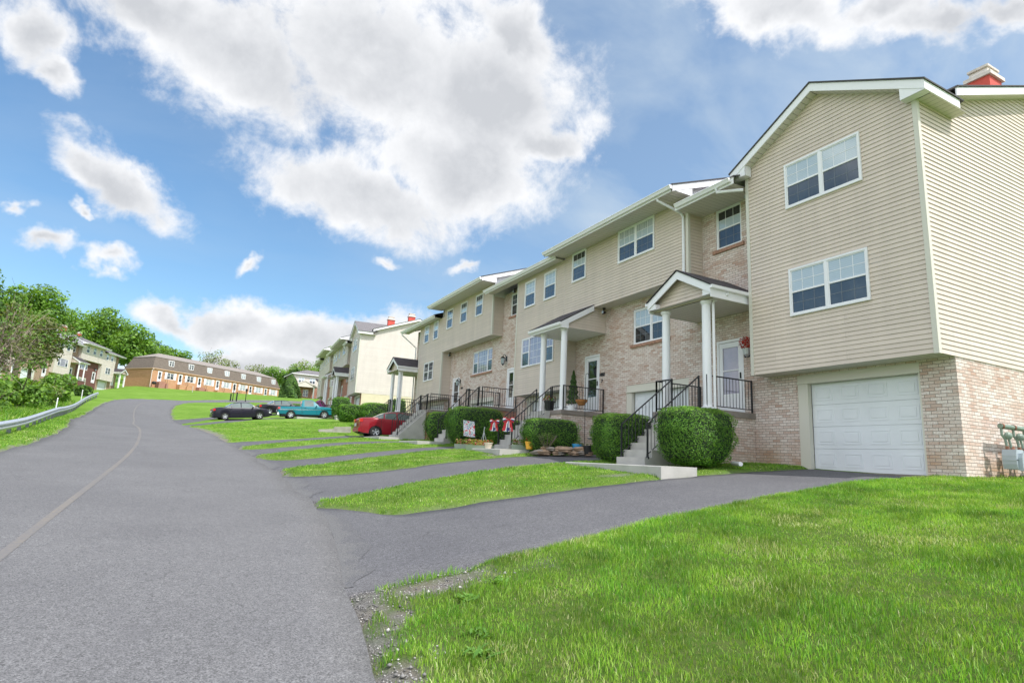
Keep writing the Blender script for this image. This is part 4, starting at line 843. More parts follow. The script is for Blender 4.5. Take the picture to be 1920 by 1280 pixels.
    shed_roof(root, -1.08, 8.24+z, XR, SL, XB, 27.0, 33.2, soff_z=8.1+z, shingle=shingle, rake=(False, True))
    # end and back walls
    back.face([(0, 32.9, G), (DB, 32.9, G), (DB, 32.9, 8.3+z), (XR, 32.9, 10.1+z), (0, 32.9, 8.3+z)]); back.face([(DB, 0 if first == 0 else 4.42, G), (DB, 32.9, G), (DB, 32.9, 8.3+z), (DB, 0 if first == 0 else 4.42, 7.9)])
    if first: back.face([(0, 4.42, G), (DB, 4.42, G), (DB, 4.42, 8.0), (XR, 4.42, 9.7), (0, 4.42, 8.0)])
    bw.build('brick_wall', [bm, mat[base], bb], root); sw.build('siding_wall', [sm, mat[sidemat or sid]], root);  fas.build('fascia', mat['fascia'], root) if fas.v else None
    back.build('rear_wall', sm, root)
    for (cx, cy, cz) in chims: chimney(root, cx, cy, 8.6+cy*.03, cz)
def gable_porch(root, y0, y1, zf, zs, zg, bm, xf=-1.62, stair=None, rails=True, brx=.0, nstep=1.9, slab0=None):
    """columns at y0 and y1, floor zf, soffit zs"""
    ya, yb = y0-.46, y1+.42; ym = (ya+yb)/2; xo = xf-.32; zp = zs+.36+(yb-ya)/2*.54
    po = porch_base(root, xf-.2, 0, (slab0 if slab0 is not None else y0-.12), y1+.35, zf, zg, bm)
    for yy in (y0, y1): column(po, xf, yy, zf, zs)
    r = MB(); ze = zs+.34
    for sg_, ye in ((-1, ya), (1, yb)):
        q = [(xo-.03, ye+sg_*.03, ze-.02), (xo-.03, ym, zp), (-.005, ym, zp), (-.005, ye+sg_*.03, ze-.02)]
        r.face(q, [(0, 0), (0, 1.5), (2, 1.5), (2, 0)]); r.face([(a, b_, c-.04) for a, b_, c in q]); r.face([q[0], q[1], (q[1][0], q[1][1], q[1][2]-.04), (q[0][0], q[0][1], q[0][2]-.04)]); r.face([q[0], (q[0][0], q[0][1], q[0][2]-.04), (q[3][0], q[3][1], q[3][2]-.04), q[3]])
    r.build('porch_roof', mat['shingle'], po)
    f = MB(); f.prism([(ya, ze-.03), (ym, zp-.03), (yb, ze-.03), (yb, ze-.25), (ym, zp-.27), (ya, ze-.25)], 'x', xo, xo+.03)
    f.box((xo+.03, ya, zs-.01), (-.006, ya+.03, ze-.05)); f.box((xo+.03, yb-.03, zs-.01), (-.006, yb, ze-.05))
    for a, b_ in ((ya+.03, ya+.3), (yb-.3, yb-.03)): f.box((xo+.03, a, ze-.27), (xf-.05, b_, ze-.12))
    f.build('fascia', mat['fascia'], po)
    w = MB(); zb = zs+.02; siding(w, PF(xf-.1), ya+.1, yb-.1, zb, zp-.1, lim=lambda z: (max(ya+.05, ya+(z-ze+.03)/((zp-ze)/(ym-ya))+.04), min(yb-.05, yb-(z-ze+.03)/((zp-ze)/(ym-ya))-.04))); w.build('pediment', mat['siding'], po)
    s = MB(); s.face([(xf-.12, ya+.05, zs), (xf-.12, yb-.05, zs), (-.006, yb-.05, zs), (-.006, ya+.05, zs)], [(ya, 0), (yb, 0), (yb, 1), (ya, 1)]); s.face([(xo+.03, ya+.03, zs+.05), (xo+.03, yb-.03, zs+.05), (xf-.1, yb-.03, zs+.05), (xf-.1, ya+.03, zs+.05)], [(ya, 0), (yb, 0), (yb, .2), (ya, .2)])
    s.build('soffit', mat['soffit'], po)
    for yy, sg_ in ((ya, -1), (yb, 1)): g = MB(); g.prism([(yy, ze-.05), (yy+sg_*.09, ze-.05), (yy+sg_*.08, ze-.13), (yy, ze-.14)], 'x', xo-.02, -.006); g.build('gutter', mat['fascia'], po)
    d = MB(); d.tube([(xf+.28, ya-.045, ze-.1), (xf+.28, ya-.045, ze-.2), (xf+.12, y0-.16, ze-.34), (xf+.10, y0-.155, ze-.42), (xf+.10, y0-.155, zf+.01)], .036, 6); d.build('downspout', mat['white'], po)
    return po
def shed_porch(root, y0, y1, zf, zs, zg, bm, ytop, xf=-1.7, zt=None):
    xo = xf-.3; zt = zt or zs+1.02; ya, yb = y0-.28, ytop
    po = porch_base(root, xf-.2, 0, y0-.25, yb, zf, zg, bm)
    for yy in (y0, y1): column(po, xf, yy, zf, zs)
    r = MB(); ze = zs+.2; q = [(xo-.03, ya, ze), (S-.02, ya, zt), (S-.02, yb+.25, zt), (xo-.03, yb+.25, ze)]
    r.face(q, [(0, 0), (0, 1.7), (2.5, 1.7), (2.5, 0)]); r.face([(a, b_, c-.04) for a, b_, c in q]); r.face([q[0], q[1], (q[1][0], q[1][1], q[1][2]-.04), (q[0][0], q[0][1], q[0][2]-.04)]); r.face([q[3], q[2], (q[2][0], q[2][1], q[2][2]-.04), (q[3][0], q[3][1], q[3][2]-.04)]); r.face([q[0], q[3], (q[3][0], q[3][1], q[3][2]-.04), (q[0][0], q[0][1], q[0][2]-.04)])
    r.build('porch_roof', mat['shingle'], po)
    f = MB(); f.prism([(xo, ze-.03), (S-.02, zt-.03), (S-.02, zt-.24), (xo+.3, ze-.03-.02), (xo+.3, ze-.24), (xo, ze-.24)], 'y', ya, ya+.03); f.box((xo, ya+.03, ze-.22), (xo+.03, yb+.22, ze-.03)); f.prism([(xo, ze-.03), (S-.02, zt-.03), (S-.02, zt-.24), (xo, ze-.24)], 'y', yb+.2, yb+.23)
    f.build('fascia', mat['fascia'], po)
    w = MB(); siding(w, PS(ya+.1), xo+.1, 0, zs+.02, zt-.1, lim=lambda z: (min(-.01, max(xo+.3, xo+.1+(z-zs-.1)/((zt-ze)/(S-xo)))), -.004)); w.build('gable_wall', mat['siding'], po)
    s = MB(); s.face([(xo+.03, ya+.03, zs), (xo+.03, yb+.2, zs), (S, yb+.2, zs), (S, yb, zs), (-.006, yb, zs), (-.006, ya+.03, zs)], [(ya, 0), (yb, 0), (yb, 1), (yb, 1), (yb, 1.5), (ya, 1.5)]); s.build('soffit', mat['white'], po)
    g = MB(); g.prism([(xo, ze-.05), (xo-.1, ze-.05), (xo-.09, ze-.12), (xo-.06, ze-.16), (xo, ze-.16)], 'y', ya-.01, yb+.25); g.build('gutter', mat['fascia'], po)
    return po

# ================================================================ block 1 (nearest row)
BX, BY, BZ = 13.3, 6.3, 1.69
b1 = empty('townhouse_row', (BX, BY, BZ), 0, 'nearest beige townhouse row, whitewashed brick, white garage door at its near end', 'townhouses')
row(b1)
def plat_rails(po, y0, y1, zf, sx0, sy0, sy1, zb, xf, colgap=None, zwall=None):
    """stair rails and platform rails"""
    n0 = xf-.2
    # near side of the platform (faces the camera) from the front to the wall, then the front beside the stairs, then the two stair rails
    railing(po, [(n0+.12, y0+.07, zf), (-.06, y0+.07, zf)])
    if sy0-y0 > .25: railing(po, [(n0+.08, y0+.25, zf), (n0+.08, sy0, zf)], (False, True))
    if y1-sy1 > .2: railing(po, [(n0+.08, sy1, zf), (n0+.08, y1-.08, zf), (-.06, y1-.08, zf)])
    for yy in (sy0+.04, sy1-.04):
        railing(po, [(sx0+.12, yy, zb+.17), (n0+.04, yy, zf)], (True, True), .84, 'stair_railing')
        m_ = MB(); m_.lathe([(.001, 0), (.045, 0), (.05, .04), (.03, .07), (.03, .12)], (sx0+.12, yy, zb+.19-.04), 8); m_.build('post_foot', mat['iron'], po)
pA = gable_porch(b1, 4.98, 6.5, 1.43, 4.27, 0, mat['brick'], slab0=4.85)
stairs(pA, -3.6, -1.82, 5.08, 6.15, -.06, 1.43); plat_rails(pA, 4.85, 6.85, 1.43, -3.6, 5.08, 6.15, -.06, -1.62)
pB = shed_porch(b1, 11.7, 13.12, 1.73, 4.68, .2, mat['brick'], 13.45)
stairs(pB, -3.5, -1.9, 12.2, 13.3, .26, 1.73); plat_rails(pB, 11.45, 13.45, 1.73, -3.5, 12.2, 13.3, .26, -1.7)
pC = porch_base(b1, -1.9, 0, 18.15, 20.0, 2.25, .5, mat['redbrick']); stairs(pC, -3.4, -1.9, 18.45, 19.55, .55, 2.25); plat_rails(pC, 18.15, 20.0, 2.25, -3.4, 18.45, 19.55, .55, -1.7)
pD = porch_base(b1, -1.9, 0, 24.7, 26.45, 2.42, .8, mat['redbrick']); stairs(pD, -3.5, -1.9, 25.1, 26.2, .8, 2.42); ck_ = MB(); ck_.prism([(-3.35, .2), (-3.35, .98), (-1.905, 2.30), (-1.905, .2)], 'y', 24.93, 25.095); ck_.build('stair_cheek', mat['concrete'], pD); plat_rails(pD, 24.7, 26.45, 2.42, -3.5, 25.1, 26.2, .8, -1.7)
pE = gable_porch(b1, 31.1, 32.6, 2.6, 5.2, 1.1, mat['brick']); stairs(pE, -3.5, -1.82, 31.2, 32.3, 1.15, 2.6); plat_rails(pE, 30.95, 32.95, 2.6, -3.5, 31.2, 32.3, 1.15, -1.62)
downspout(b1, [(-1.42, 7.1, 8.05), (-1.4, 7.1, 7.97), (-.72, 6.8, 7.62), (-.655, 6.78, 7.5), (-.655, 6.78, 5.45)])
downspout(b1, [(-1.15, 5.0, 7.62), (-1.12, 5.0, 7.5), (-.95, 4.6, 7.44), (-.78, 4.38, 7.42)])
downspout(b1, [(-1.1, 33.1, 8.1), (-1.08, 33.1, 7.98), (-.08, 32.95, 7.2), (-.06, 32.95, 2.6)])
flood(b1, (-.35, 4.62, 7.57)); flood(b1, (-.25, 11.3, 5.59)); flood(b1, (-.3, 18.35, 7.98)); flood(b1, (-.2, 26.3, 5.96))
lantern(b1, 0, 25.0, 4.15, 1.3); lantern(b1, 0, 19.45, 4.75, 1.5)
text_mesh('1002', .17, mat['iron'], b1, (-.012, 11.68, 3.12), (R(90), 0, R(-90))); text_mesh('7', .17, mat['iron'], b1, (-.012, 11.68, 2.88), (R(90), 0, R(-90)))
text_mesh('1000', .21, mat['iron'], b1, (-.012, 4.98, 2.98), (R(90), 0, R(-90)))
text_mesh('1006', .15, mat['iron'], b1, (-.012, 24.7, 3.7), (R(90), 0, R(-90)))
# pendant lantern of the second porch
ln = MB(); ln.tube([(-.75, 13.2, 4.67), (-.75, 13.2, 3.75)], .012, 5); ln.lathe([(.05, .92), (.05, .88), (.01, .86)], (-.75, 13.2, 3.75), 8); ln.lathe([(.001, .12), (.03, .1), (.12, 0), (.115, -.01)], (-.75, 13.2, 3.65), 6); ln.lathe([(.07, -.27), (.03, -.3), (.001, -.32)], (-.75, 13.2, 3.65), 6)
for k in range(6):
    a = math.pi*k/3; ln.tube([(-.75+.11*math.cos(a), 13.2+.11*math.sin(a), 3.65), (-.75+.07*math.cos(a), 13.2+.07*math.sin(a), 3.38)], .007, 4)
lo_ = ln.build('pendant_lantern', mat['iron'], pB); gg = MB(); gg.lathe([(.1, 0), (.065, -.26)], (-.75, 13.2, 3.65), 6); gg.build('glass', mat['pane_up'], lo_)
# concrete walks
pad('concrete_walk', 8.72, 9.72, 9.72, 13.3, 1.635); pad('concrete_walk', 8.75, 17.1, 9.8, 19.7, 1.95); pad('concrete_walk', 8.6, 24.4, 9.92, 26.9, 2.24); pad('concrete_walk', 8.6, 30.2, 9.82, 33.2, 2.5)

# ================================================================ block 2, the left row, other houses
b2 = empty('townhouse_row', (13.69, 54.96, 4.66), R(-4), 'second beige townhouse row up the hill with red brick and two red chimneys', 'townhouses')
row(b2, E=.19, sid='siding3', brick='redbrick', base='foundation', chims=((2.3, .8, 9.6), (4.3, .9, 10.2)), sidemat='siding2')
p_ = gable_porch(b2, 4.98, 6.5, 1.43, 4.27, 0, mat['redbrick']); stairs(p_, -3.6, -1.82, 5.08, 6.15, .0, 1.43)
p_ = shed_porch(b2, 11.7, 13.12, 1.92, 4.87, .2, mat['redbrick'], 13.45); stairs(p_, -3.5, -1.9, 12.2, 13.3, .45, 1.92)
a22 = R(22)
b3 = empty('townhouse_row', (-13.2-.547-30.65*math.sin(a22), 133.6+.221-30.65*math.cos(a22), 12.46-3.25), R(158), 'pale townhouse row left of the road with some brown brick and red chimneys', 'townhouses')
row(b3, sid='siding3', brick='tanbrick', bbrick='brownbrick', base='foundation', chims=((4.5, 22.6, 11.6), (4.5, 27.0, 11.3)), sidemat='siding2')
b3.scale = (1, -1, 1)
p_ = gable_porch(b3, 31.1, 32.8, 1.2, 4.9, -.6, mat['foundation'])
p_ = shed_porch(b3, 18.0, 19.6, 2.2, 5.0, 0, mat['brownbrick'], 20.1)
lantern(b3, 0, 25.6, 4.9, 1.6)

# orange brick row with a mansard roof
def mansard_row():
    rt = empty('mansard_row_house', (19.2, 159.9, 13.35), R(-232.2), 'low orange brick row with brown mansard roof at the end of the road', 'row houses')
    LN, DP, HE, HM = 33.6, 8.2, 3.0, 5.55
    q = MB(); dw = []
    for k in range(7):
        c = 31.9-k*4.62; dw.append(c)
    holes = []
    for c in dw: holes += [(c-.45, c+.45, .55, 2.7), (c-3.1, c-1.6, 1.3, 2.6)]
    panel(q, PF(0), 0, LN, -2, HE, holes, .1); panel(q, PN(LN), 0, DP, -2, HE); panel(q, PS(0), 0, DP, -2, HE); q.build('brick_wall', mat['orangebrick'], rt)
    f = MB(); f.box((-.22, -.2, HE-.02), (DP+.2, LN+.2, HE+.12)); f.build('eave', simple('pale_orange_eave', (.62, .40, .27), .7), rt)
    m_ = MB(); i = .95
    lo4 = [(-.2, -.2), (DP+.2, -.2), (DP+.2, LN+.2), (-.2, LN+.2)]; hi4 = [(-.2+i, -.2+i), (DP+.2-i, -.2+i), (DP+.2-i, LN+.2-i), (-.2+i, LN+.2-i)]
    for k in range(4):
        a, b_, c, d = lo4[k], lo4[(k+1) % 4], hi4[(k+1) % 4], hi4[k]; l = math.hypot(a[0]-b_[0], a[1]-b_[1])
        m_.face([(*a, HE+.12), (*b_, HE+.12), (*c, HM), (*d, HM)], [(0, 0), (l, 0), (l-i, 2.6), (i, 2.6)])
    m_.build('mansard', mat['mansard'], rt)
    r = MB(); e = .12; h4 = [(x+(e if x > 1 else -e)*(1), y+(e if y > 1 else -e)) for x, y in hi4]; rz = HM+1.25; ym, xm = 3.2, DP/2
    A_, B_ = (xm, 3.6, rz), (xm, LN-3.6, rz); P4 = [(x, y, HM) for x, y in h4]
    r.face([P4[0], P4[3], B_, A_], [(0, 0), (LN, 0), (LN-3, 3), (3, 3)]); r.face([P4[2], P4[1], A_, B_], [(0, 0), (LN, 0), (LN-3, 3), (3, 3)]); r.face([P4[1], P4[0], A_]); r.face([P4[3], P4[2], B_])
    r.face([(x, y, HM-.08) for x, y in h4]); 
    for k in range(4): a, b_ = P4[k], P4[(k+1) % 4]; r.face([(a[0], a[1], HM-.08), (b_[0], b_[1], HM-.08), b_, a])
    r.build('roof', simple('tan_grey_shingle', (.27, .235, .21), .9, var=.1, vs=4), rt)
    for k, c in enumerate(dw):
        door(rt, PF(0), c-.45, c+.45, .55, 2.7, o=-.06, glass='drk')
        window(rt, PF(0), c-3.1, c-1.6, 1.3, 2.6, 2, 'cur' if k > 1 else 'lo', 'cur' if k > 1 else 'drk', -.06)
        for a in (c-3.62, c-1.55): s = MB(); s.box((-.05, a, 1.25), (-.004, a+.47, 2.65)); s.build('shutter', mat['white'], rt)
        # dormer-like window set in the mansard slope
        d_ = MB(); xx = .25; d_.box((xx-.06, c-2.95, 3.95), (xx+.7, c-1.75, 5.15)); do = d_.build('dormer', mat['white'], rt)
        w_ = window(do, PF(xx-.06), c-2.9, c-1.8, 4.0, 5.1, 2, ('cur' if k > 1 else 'drk'), ('cur' if k > 1 else 'drk'), 0.)
        st = MB(); st.box((-1.1, c-.7, -1.2), (-.004, c+.7, .5)); st.box((-1.5, c-1.1, -1.2), (-.004, c-.7, .25)); st.build('stoop', mat['orangebrick'] if k % 2 else mat['redbrick'], rt)
        railing(rt, [(-1.05, c-1.1, .25), (-1.05, c-.7, .5), (-1.05, c+.65, .5)], name='railing', gap=.3)
        ln_ = MB(); ln_.lathe([(.001, .1), (.07, .05), (.06, -.12), (.001, -.16)], (-.1, c-.85, 2.2), 6); ln_.build('wall_lamp', mat['black'], rt)
    for yy in (LN-.1,): downspout(rt, [(-.3, yy, HE), (-.08, yy+.2, HE-.4), (-.08, yy+.2, -.8)]); downspout(rt, [(DP, yy+.2, HE), (DP, yy+.25, -.8)])
    return rt
mansard_row()
# two-storey house behind the bush
def far_house():
    rt = empty('detached_house', (18.9, 135.0, 12.1), R(3), 'grey two-storey house with a gabled porch beyond the second townhouse row', 'house')
    # facade faces -y
    w = MB(); siding(w, PS(0), 0, 9, 3.0, 5.6, [(1.0, 2.2, 3.75, 4.9), (3.3, 4.5, 3.75, 4.9), (6.2, 7.1, 3.75, 4.9)], step=.12)
    w.face([(0, 0, -1), (0, 8, -1), (0, 8, 5.6), (0, 0, 5.6)], None, 0); w.face([(9, 0, -1), (9, 0, 5.6), (9, 8, 5.6), (9, 8, -1)]); w.face([(0, 8, -1), (9, 8, -1), (9, 8, 5.6), (0, 8, 5.6)]); w.build('siding_wall', mat['siding2'], rt)
    b_ = MB(); panel(b_, PS(0), 0, 9, -1, 3.02, [(2.2, 3.3, .9, 2.4), (5.3, 6.2, .3, 2.4)], .1); b_.build('brick_wall', mat['redbrick'], rt)
    for u in ((1.0, 2.2), (3.3, 4.5), (6.2, 7.1)): window(rt, PS(0), u[0], u[1], 3.75, 4.9, 2, 'up', 'lo', .012)
    window(rt, PS(0), 2.2, 3.3, .9, 2.4, 2, 'lo', 'lo', -.06); door(rt, PS(0), 5.3, 6.2, .3, 2.4, o=-.06, glass='up')
    r = MB(); e = .5; A_ = (3.2, 4, 7.1); B_ = (5.8, 4, 7.1); q = [(-e, -e, 5.65), (9+e, -e, 5.65), (9+e, 8+e, 5.65), (-e, 8+e, 5.65)]
    r.face([q[0], q[1], B_, A_], [(0, 0), (10, 0), (7, 5), (3, 5)]); r.face([q[2], q[3], A_, B_]); r.face([q[3], q[0], A_]); r.face([q[1], q[2], B_]); r.face(list(reversed(q))); r.build('roof', mat['shingle_grey'], rt)
    f = MB(); f.box((-e-.03, -e-.03, 5.5), (9+e+.03, -e, 5.66)); f.box((-e-.03, -e, 5.5), (-e, 8+e, 5.66)); f.build('fascia', mat['fascia'], rt)
    po = MB(); po.box((-.4, -2.4, -1), (4.2, -.004, .18)); p = po.build('porch', mat['concrete'], rt)
    for x in (0, 3.9): column(p, x, -2.2, .18, 2.75, .14)
    g = MB(); g.prism([(-.6, 2.75), (1.95, 3.95), (4.5, 2.75), (4.5, 2.9), (1.95, 4.12), (-.6, 2.9)], 'y', -2.5, -.004); g.build('porch_roof', mat['shingle_grey'], p)
    g = MB(); g.prism([(-.6, 2.72), (1.95, 3.92), (4.5, 2.72), (4.5, 2.92), (1.95, 4.14), (-.6, 2.92)], 'y', -2.54, -2.505); g.prism([(-.4, 2.74), (1.95, 3.85), (4.3, 2.74)], 'y', -2.45, -2.4); g.build('fascia', mat['siding2'], p)
    po = MB(); po.box((4.4, -5.4, -1), (7.8, -3.2, .6)); p = po.build('porch', mat['concrete'], rt); 
    for x in (4.7, 5.3): column(p, x, -5.2, .6, 3.6, .15)
    g = MB(); g.prism([(-5.7, 3.65), (-2.5, 4.7), (-2.5, 4.4), (-5.7, 3.45)], 'x', 4.0, 8.6); g.build('porch_roof', mat['shingle'], p)
    g = MB(); g.box((3.95, -5.75, 3.4), (8.6, -5.7, 3.72)); g.build('fascia', mat['fascia'], p)
far_house()

# ================================================================ planting
def hedge(loc, r, label, n=7000, leaf=.045, rz=0., new=.35, group=None, flat=1.0, name='clipped_hedge', cat='hedge'):
    """clipped evergreen: twig core and a dense skin of small leaves; r = half sizes (x, y, z)"""
    x, y, z = loc; root = empty(name, (x, y, z), rz, label, cat, group)
    d = rand_dirs(n); e = 6.5; k = (np.abs(d)**e).sum(1)**(-1/e); s = d*k[:, None]
    tap = 1-.26*np.clip(-s[:, 2]-.15, 0, 1)-.03*np.clip(s[:, 2], 0, 1)
    lump = 1+.045*np.sin(s[:, 0]*7+x*3)*np.cos(s[:, 1]*6+y)+.04*np.sin(s[:, 2]*8+s[:, 0]*5+x)
    dep = 1-np.abs(rng.normal(0, .06, n))-.05*(np.sin(s[:, 0]*23+x)*np.sin(s[:, 1]*21+y)*np.sin(s[:, 2]*19) > .1); P = s*np.array(r)[None]*(tap*lump*dep)[:, None]; P[:, 2] = s[:, 2]*r[2]*dep*(1+.03*np.sin(s[:, 0]*5+x)*np.cos(s[:, 1]*4)) + r[2]*1.04
    Nn = s*np.array([1/r[0], 1/r[1], 1/r[2]]); Nn /= np.linalg.norm(Nn, axis=1)[:, None]
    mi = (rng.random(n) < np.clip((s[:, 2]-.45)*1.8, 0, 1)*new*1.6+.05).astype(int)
    keep = P[:, 2] > -.05; P, Nn, mi = P[keep], Nn[keep], mi[keep]
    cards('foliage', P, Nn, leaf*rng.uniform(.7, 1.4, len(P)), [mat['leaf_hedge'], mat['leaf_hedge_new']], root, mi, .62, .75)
    c = MB(); c.blob((0, 0, 0), (1, 1, 1), 14)
    for i_, v_ in enumerate(c.v):
        v_ = np.array(v_); v_ = v_/(np.abs(v_)**e).sum()**(1/e); tp = 1-.26*max(0, -v_[2]-.15); c.v[i_] = (v_[0]*r[0]*.9*tp, v_[1]*r[1]*.9*tp, v_[2]*r[2]*.92+r[2]*1.03)
    c.build('branches', mat['hedge_core'], root)
    return root
def hz2(x, y): return hz(x, y)+.03
hedge((10.6, 10.62, 1.66), (.98, .62, .66), 'rounded clipped hedge right of the nearest stairs, in front of the brick wall', 30000, .032, R(12), .3)
hedge((10.45, 13.12, 1.62), (.80, .62, .66), 'clipped hedge left of the nearest stairs, with yellow-green new growth on top', 26000, .032, 0, 1.)
hedge((10.55, 17.05, 1.85), (.92, .55, .56), 'clipped hedge behind the low stone bed by the second porch', 18000, .034, R(-6), .3)
hedge((11.1, 20.35, 2.1), (1.15, .42, .48), 'dark clipped hedge behind the bows, left of the second stairs', 8000, .05, 0, .25)
hedge((10.75, 23.45, 2.05), (1.2, .8, .82), 'wide domed hedge behind the garden flag', 24000, .037, 0, .6)
hedge((11.0, 27.3, 2.25), (1.0, .62, .72), 'dark shaggy hedge left of the stair post, partly hidden by the wide domed hedge', 7000, .055, 0, .6)
hedge((12.7, 45.5, 3.8), (1.25, .8, .78), 'square clipped hedge with a bright top, behind the red car', 9000, .075, 0, .95)
hedge((11.15, 47.5, 3.85), (.95, .9, .7), 'loose round hedge left of the square hedge, behind the red car', 8000, .085, 0, .4)
hedge((14.6, 46.5, 3.9), (.5, .6, 1.0), 'narrow dark shrub behind the white porch columns', 2500, .08, 0, .1)
hedge((11.75, 54.0, 4.4), (.75, .8, .95), 'dark untidy shrub between the flowering bush and the round hedge', 5000, .09, 0, .05)

def flowering(loc, r, label):
    root = empty('flowering_bush', loc, 0, label, 'bush'); n = 1800; d = rand_dirs(n); P = d*np.array(r)*rng.uniform(.7, 1.05, (n, 1)); P[:, 2] += r[2]*.9
    cards('foliage', P, d, .10*rng.uniform(.7, 1.4, n), [mat['leaf_c']], root)
    n = 900; d = rand_dirs(n); P = d*np.array(r)*1.03; P[:, 2] += r[2]*.9; c = np.sin(P[:, 0]*5+1)*np.cos(P[:, 1]*4)*np.sin(P[:, 2]*6) > -.15
    cards('blossom', P[c], d[c], .12*rng.uniform(.7, 1.3, c.sum()), [mat['flower_p']], root, aspect=.9)
flowering((11.1, 60.6, 5.1), (.62, .7, .7), 'magenta flowering bush at the front of the second townhouse row')

def tree(loc, H_, Rc, label, leafm=('leaf_a',), n=5000, leaf=.32, trunk_h=.35, seed=0, lean=(0, 0), name='tree', cat='tree', group=None, clumps=16, gap=.0, sparse=1.0, squash=.8, bare=0, tr=None):
    """tapered trunk with limbs; crown of leaf clumps along the limbs"""
    g = np.random.default_rng(seed+100); root = empty(name, loc, g.uniform(0, 6.28), label, cat, group)
    t_ = MB(); th = H_*trunk_h; r0 = tr or H_*.022; top = Vector((lean[0], lean[1], H_*.8))
    sp = [Vector((0, 0, -.4)), Vector((lean[0]*.2+.03*H_*g.uniform(-1, 1), lean[1]*.2, th*.5)), Vector((lean[0]*.45, lean[1]*.45+.02*H_*g.uniform(-1, 1), th)), Vector((lean[0]*.75, lean[1]*.75, H_*.6)), top]
    t_.tube(sp, [r0*1.35, r0, r0*.85, r0*.5, r0*.15], 9)
    CC = []; zc = th+(H_-th)*.52
    for k in range(clumps):
        a = k*2.4+g.uniform(-.4, .4); u = (k+.5)/clumps; el = math.asin(max(-1, min(1, -.75+1.7*u))); rr = g.uniform(.55, .95)
        c = Vector((lean[0]*.8+Rc*rr*math.cos(a)*math.cos(el)*.8, lean[1]*.8+Rc*rr*math.sin(a)*math.cos(el)*.8, zc+(H_-zc)*rr*math.sin(el)*squash*1.15)); CC.append((c, Rc*g.uniform(.26, .46)))
        s0 = sp[2].lerp(sp[3], g.uniform(0, 1)) if c.z > th else sp[2]
        mid = s0.lerp(c, .5)+Vector((0, 0, -.05*H_*g.uniform(0, 1))); t_.tube([s0, mid, c], [r0*.42, r0*.25, r0*.07], 5, caps=False)
        for b_ in range(2+bare*4):
            e = c+Vector(g.normal(size=3))*Rc*(.22+.1*bare); t_.tube([mid.lerp(c, g.uniform(.2, 1)), mid.lerp(e, .6)+Vector(g.normal(size=3))*Rc*.05, e], [r0*.13, r0*.08, r0*.03], 3+(bare == 0), caps=False)
    CC.append((Vector((lean[0]*.8, lean[1]*.8, zc)), Rc*.5))
    t_.build('trunk', mat['twig' if bare else 'bark'], root)
    if n:
        wts = np.array([c[1]**2 for c in CC]); ii = g.choice(len(CC), n, p=wts/wts.sum()); d = g.normal(size=(n, 3)); d /= np.linalg.norm(d, axis=1)[:, None]
        rad = g.uniform(.35, 1.0, n)**.6*(1+.18*np.sin(d[:, 0]*6+ii)*np.cos(d[:, 2]*7+ii*2)); cen = np.array([list(c[0]) for c in CC])[ii]; rr = np.array([c[1] for c in CC])[ii]
        P = cen+d*(rad*rr)[:, None]*np.array([1, 1, squash]); Nn = d+np.array([0, 0, .5]); mi = (g.random(n)*len(leafm)).astype(int) if len(leafm) > 1 else None
        if len(leafm) > 1:                       # whole twigs of one tone
            mi = ((ii*7+(np.sin(P[:, 0]*2/Rc*3)+np.sin(P[:, 2]*2.2)).astype(int)) % len(leafm)).astype(int)
        cards('crown', P, Nn, leaf*g.uniform(.6, 1.35, n), [mat[m_] for m_ in leafm], root, mi, .7, .9)
    return root
# left of the road
T = tree
T((-12.8, 47, 2.6), 8.6, 3.1, 'tall dark green tree with a ragged top at the left edge of the photo', ('leaf_a', 'leaf_c'), 7000, .27, .3, 1, clumps=20)
T((-18.5, 66, 6.0), 9.8, 4.0, 'leafy tree behind the bare tree, its tips pale against the sky', ('leaf_a', 'leaf_b'), 6000, .3, .3, 2)
T((-16.5, 80, 8.0), 10.3, 4.0, 'bright green tree just left of the red chimneys', ('leaf_b', 'leaf_a'), 5500, .34, .3, 3)
T((-11.6, 60, 4.6), 7.6, 2.7, 'dull olive tree hiding the near end of the pale townhouse row', ('leaf_d', 'leaf_a'), 6000, .24, .2, 24, clumps=20)
T((-9.6, 41.5, 2.1), 6.9, 2.5, 'half-bare brown twiggy tree leaning over the bushes left of the road', ('leaf_d', 'leaf_a'), 1500, .16, .3, 4, lean=(.6, 0), name='bare_tree', bare=1, clumps=22, tr=.15)
T((-10.9, 47.0, 2.6), 7.6, 2.5, 'brown budding tree standing behind the half-bare one', ('leaf_d',), 1900, .16, .3, 14, name='bare_tree', bare=1, clumps=20, tr=.15)
T((-9.3, 29.5, 1.5), 6.6, 2.2, 'bright leafy young tree at the left edge, in front of the bare tree', ('leaf_b', 'leaf_a'), 5000, .17, .25, 5, clumps=18)
T((-7.9, 25.5, 1.1), 3.4, 1.5, 'pale bushy sapling at the left edge behind the guardrail', ('leaf_b', 'leaf_pale'), 3000, .12, .15, 6)
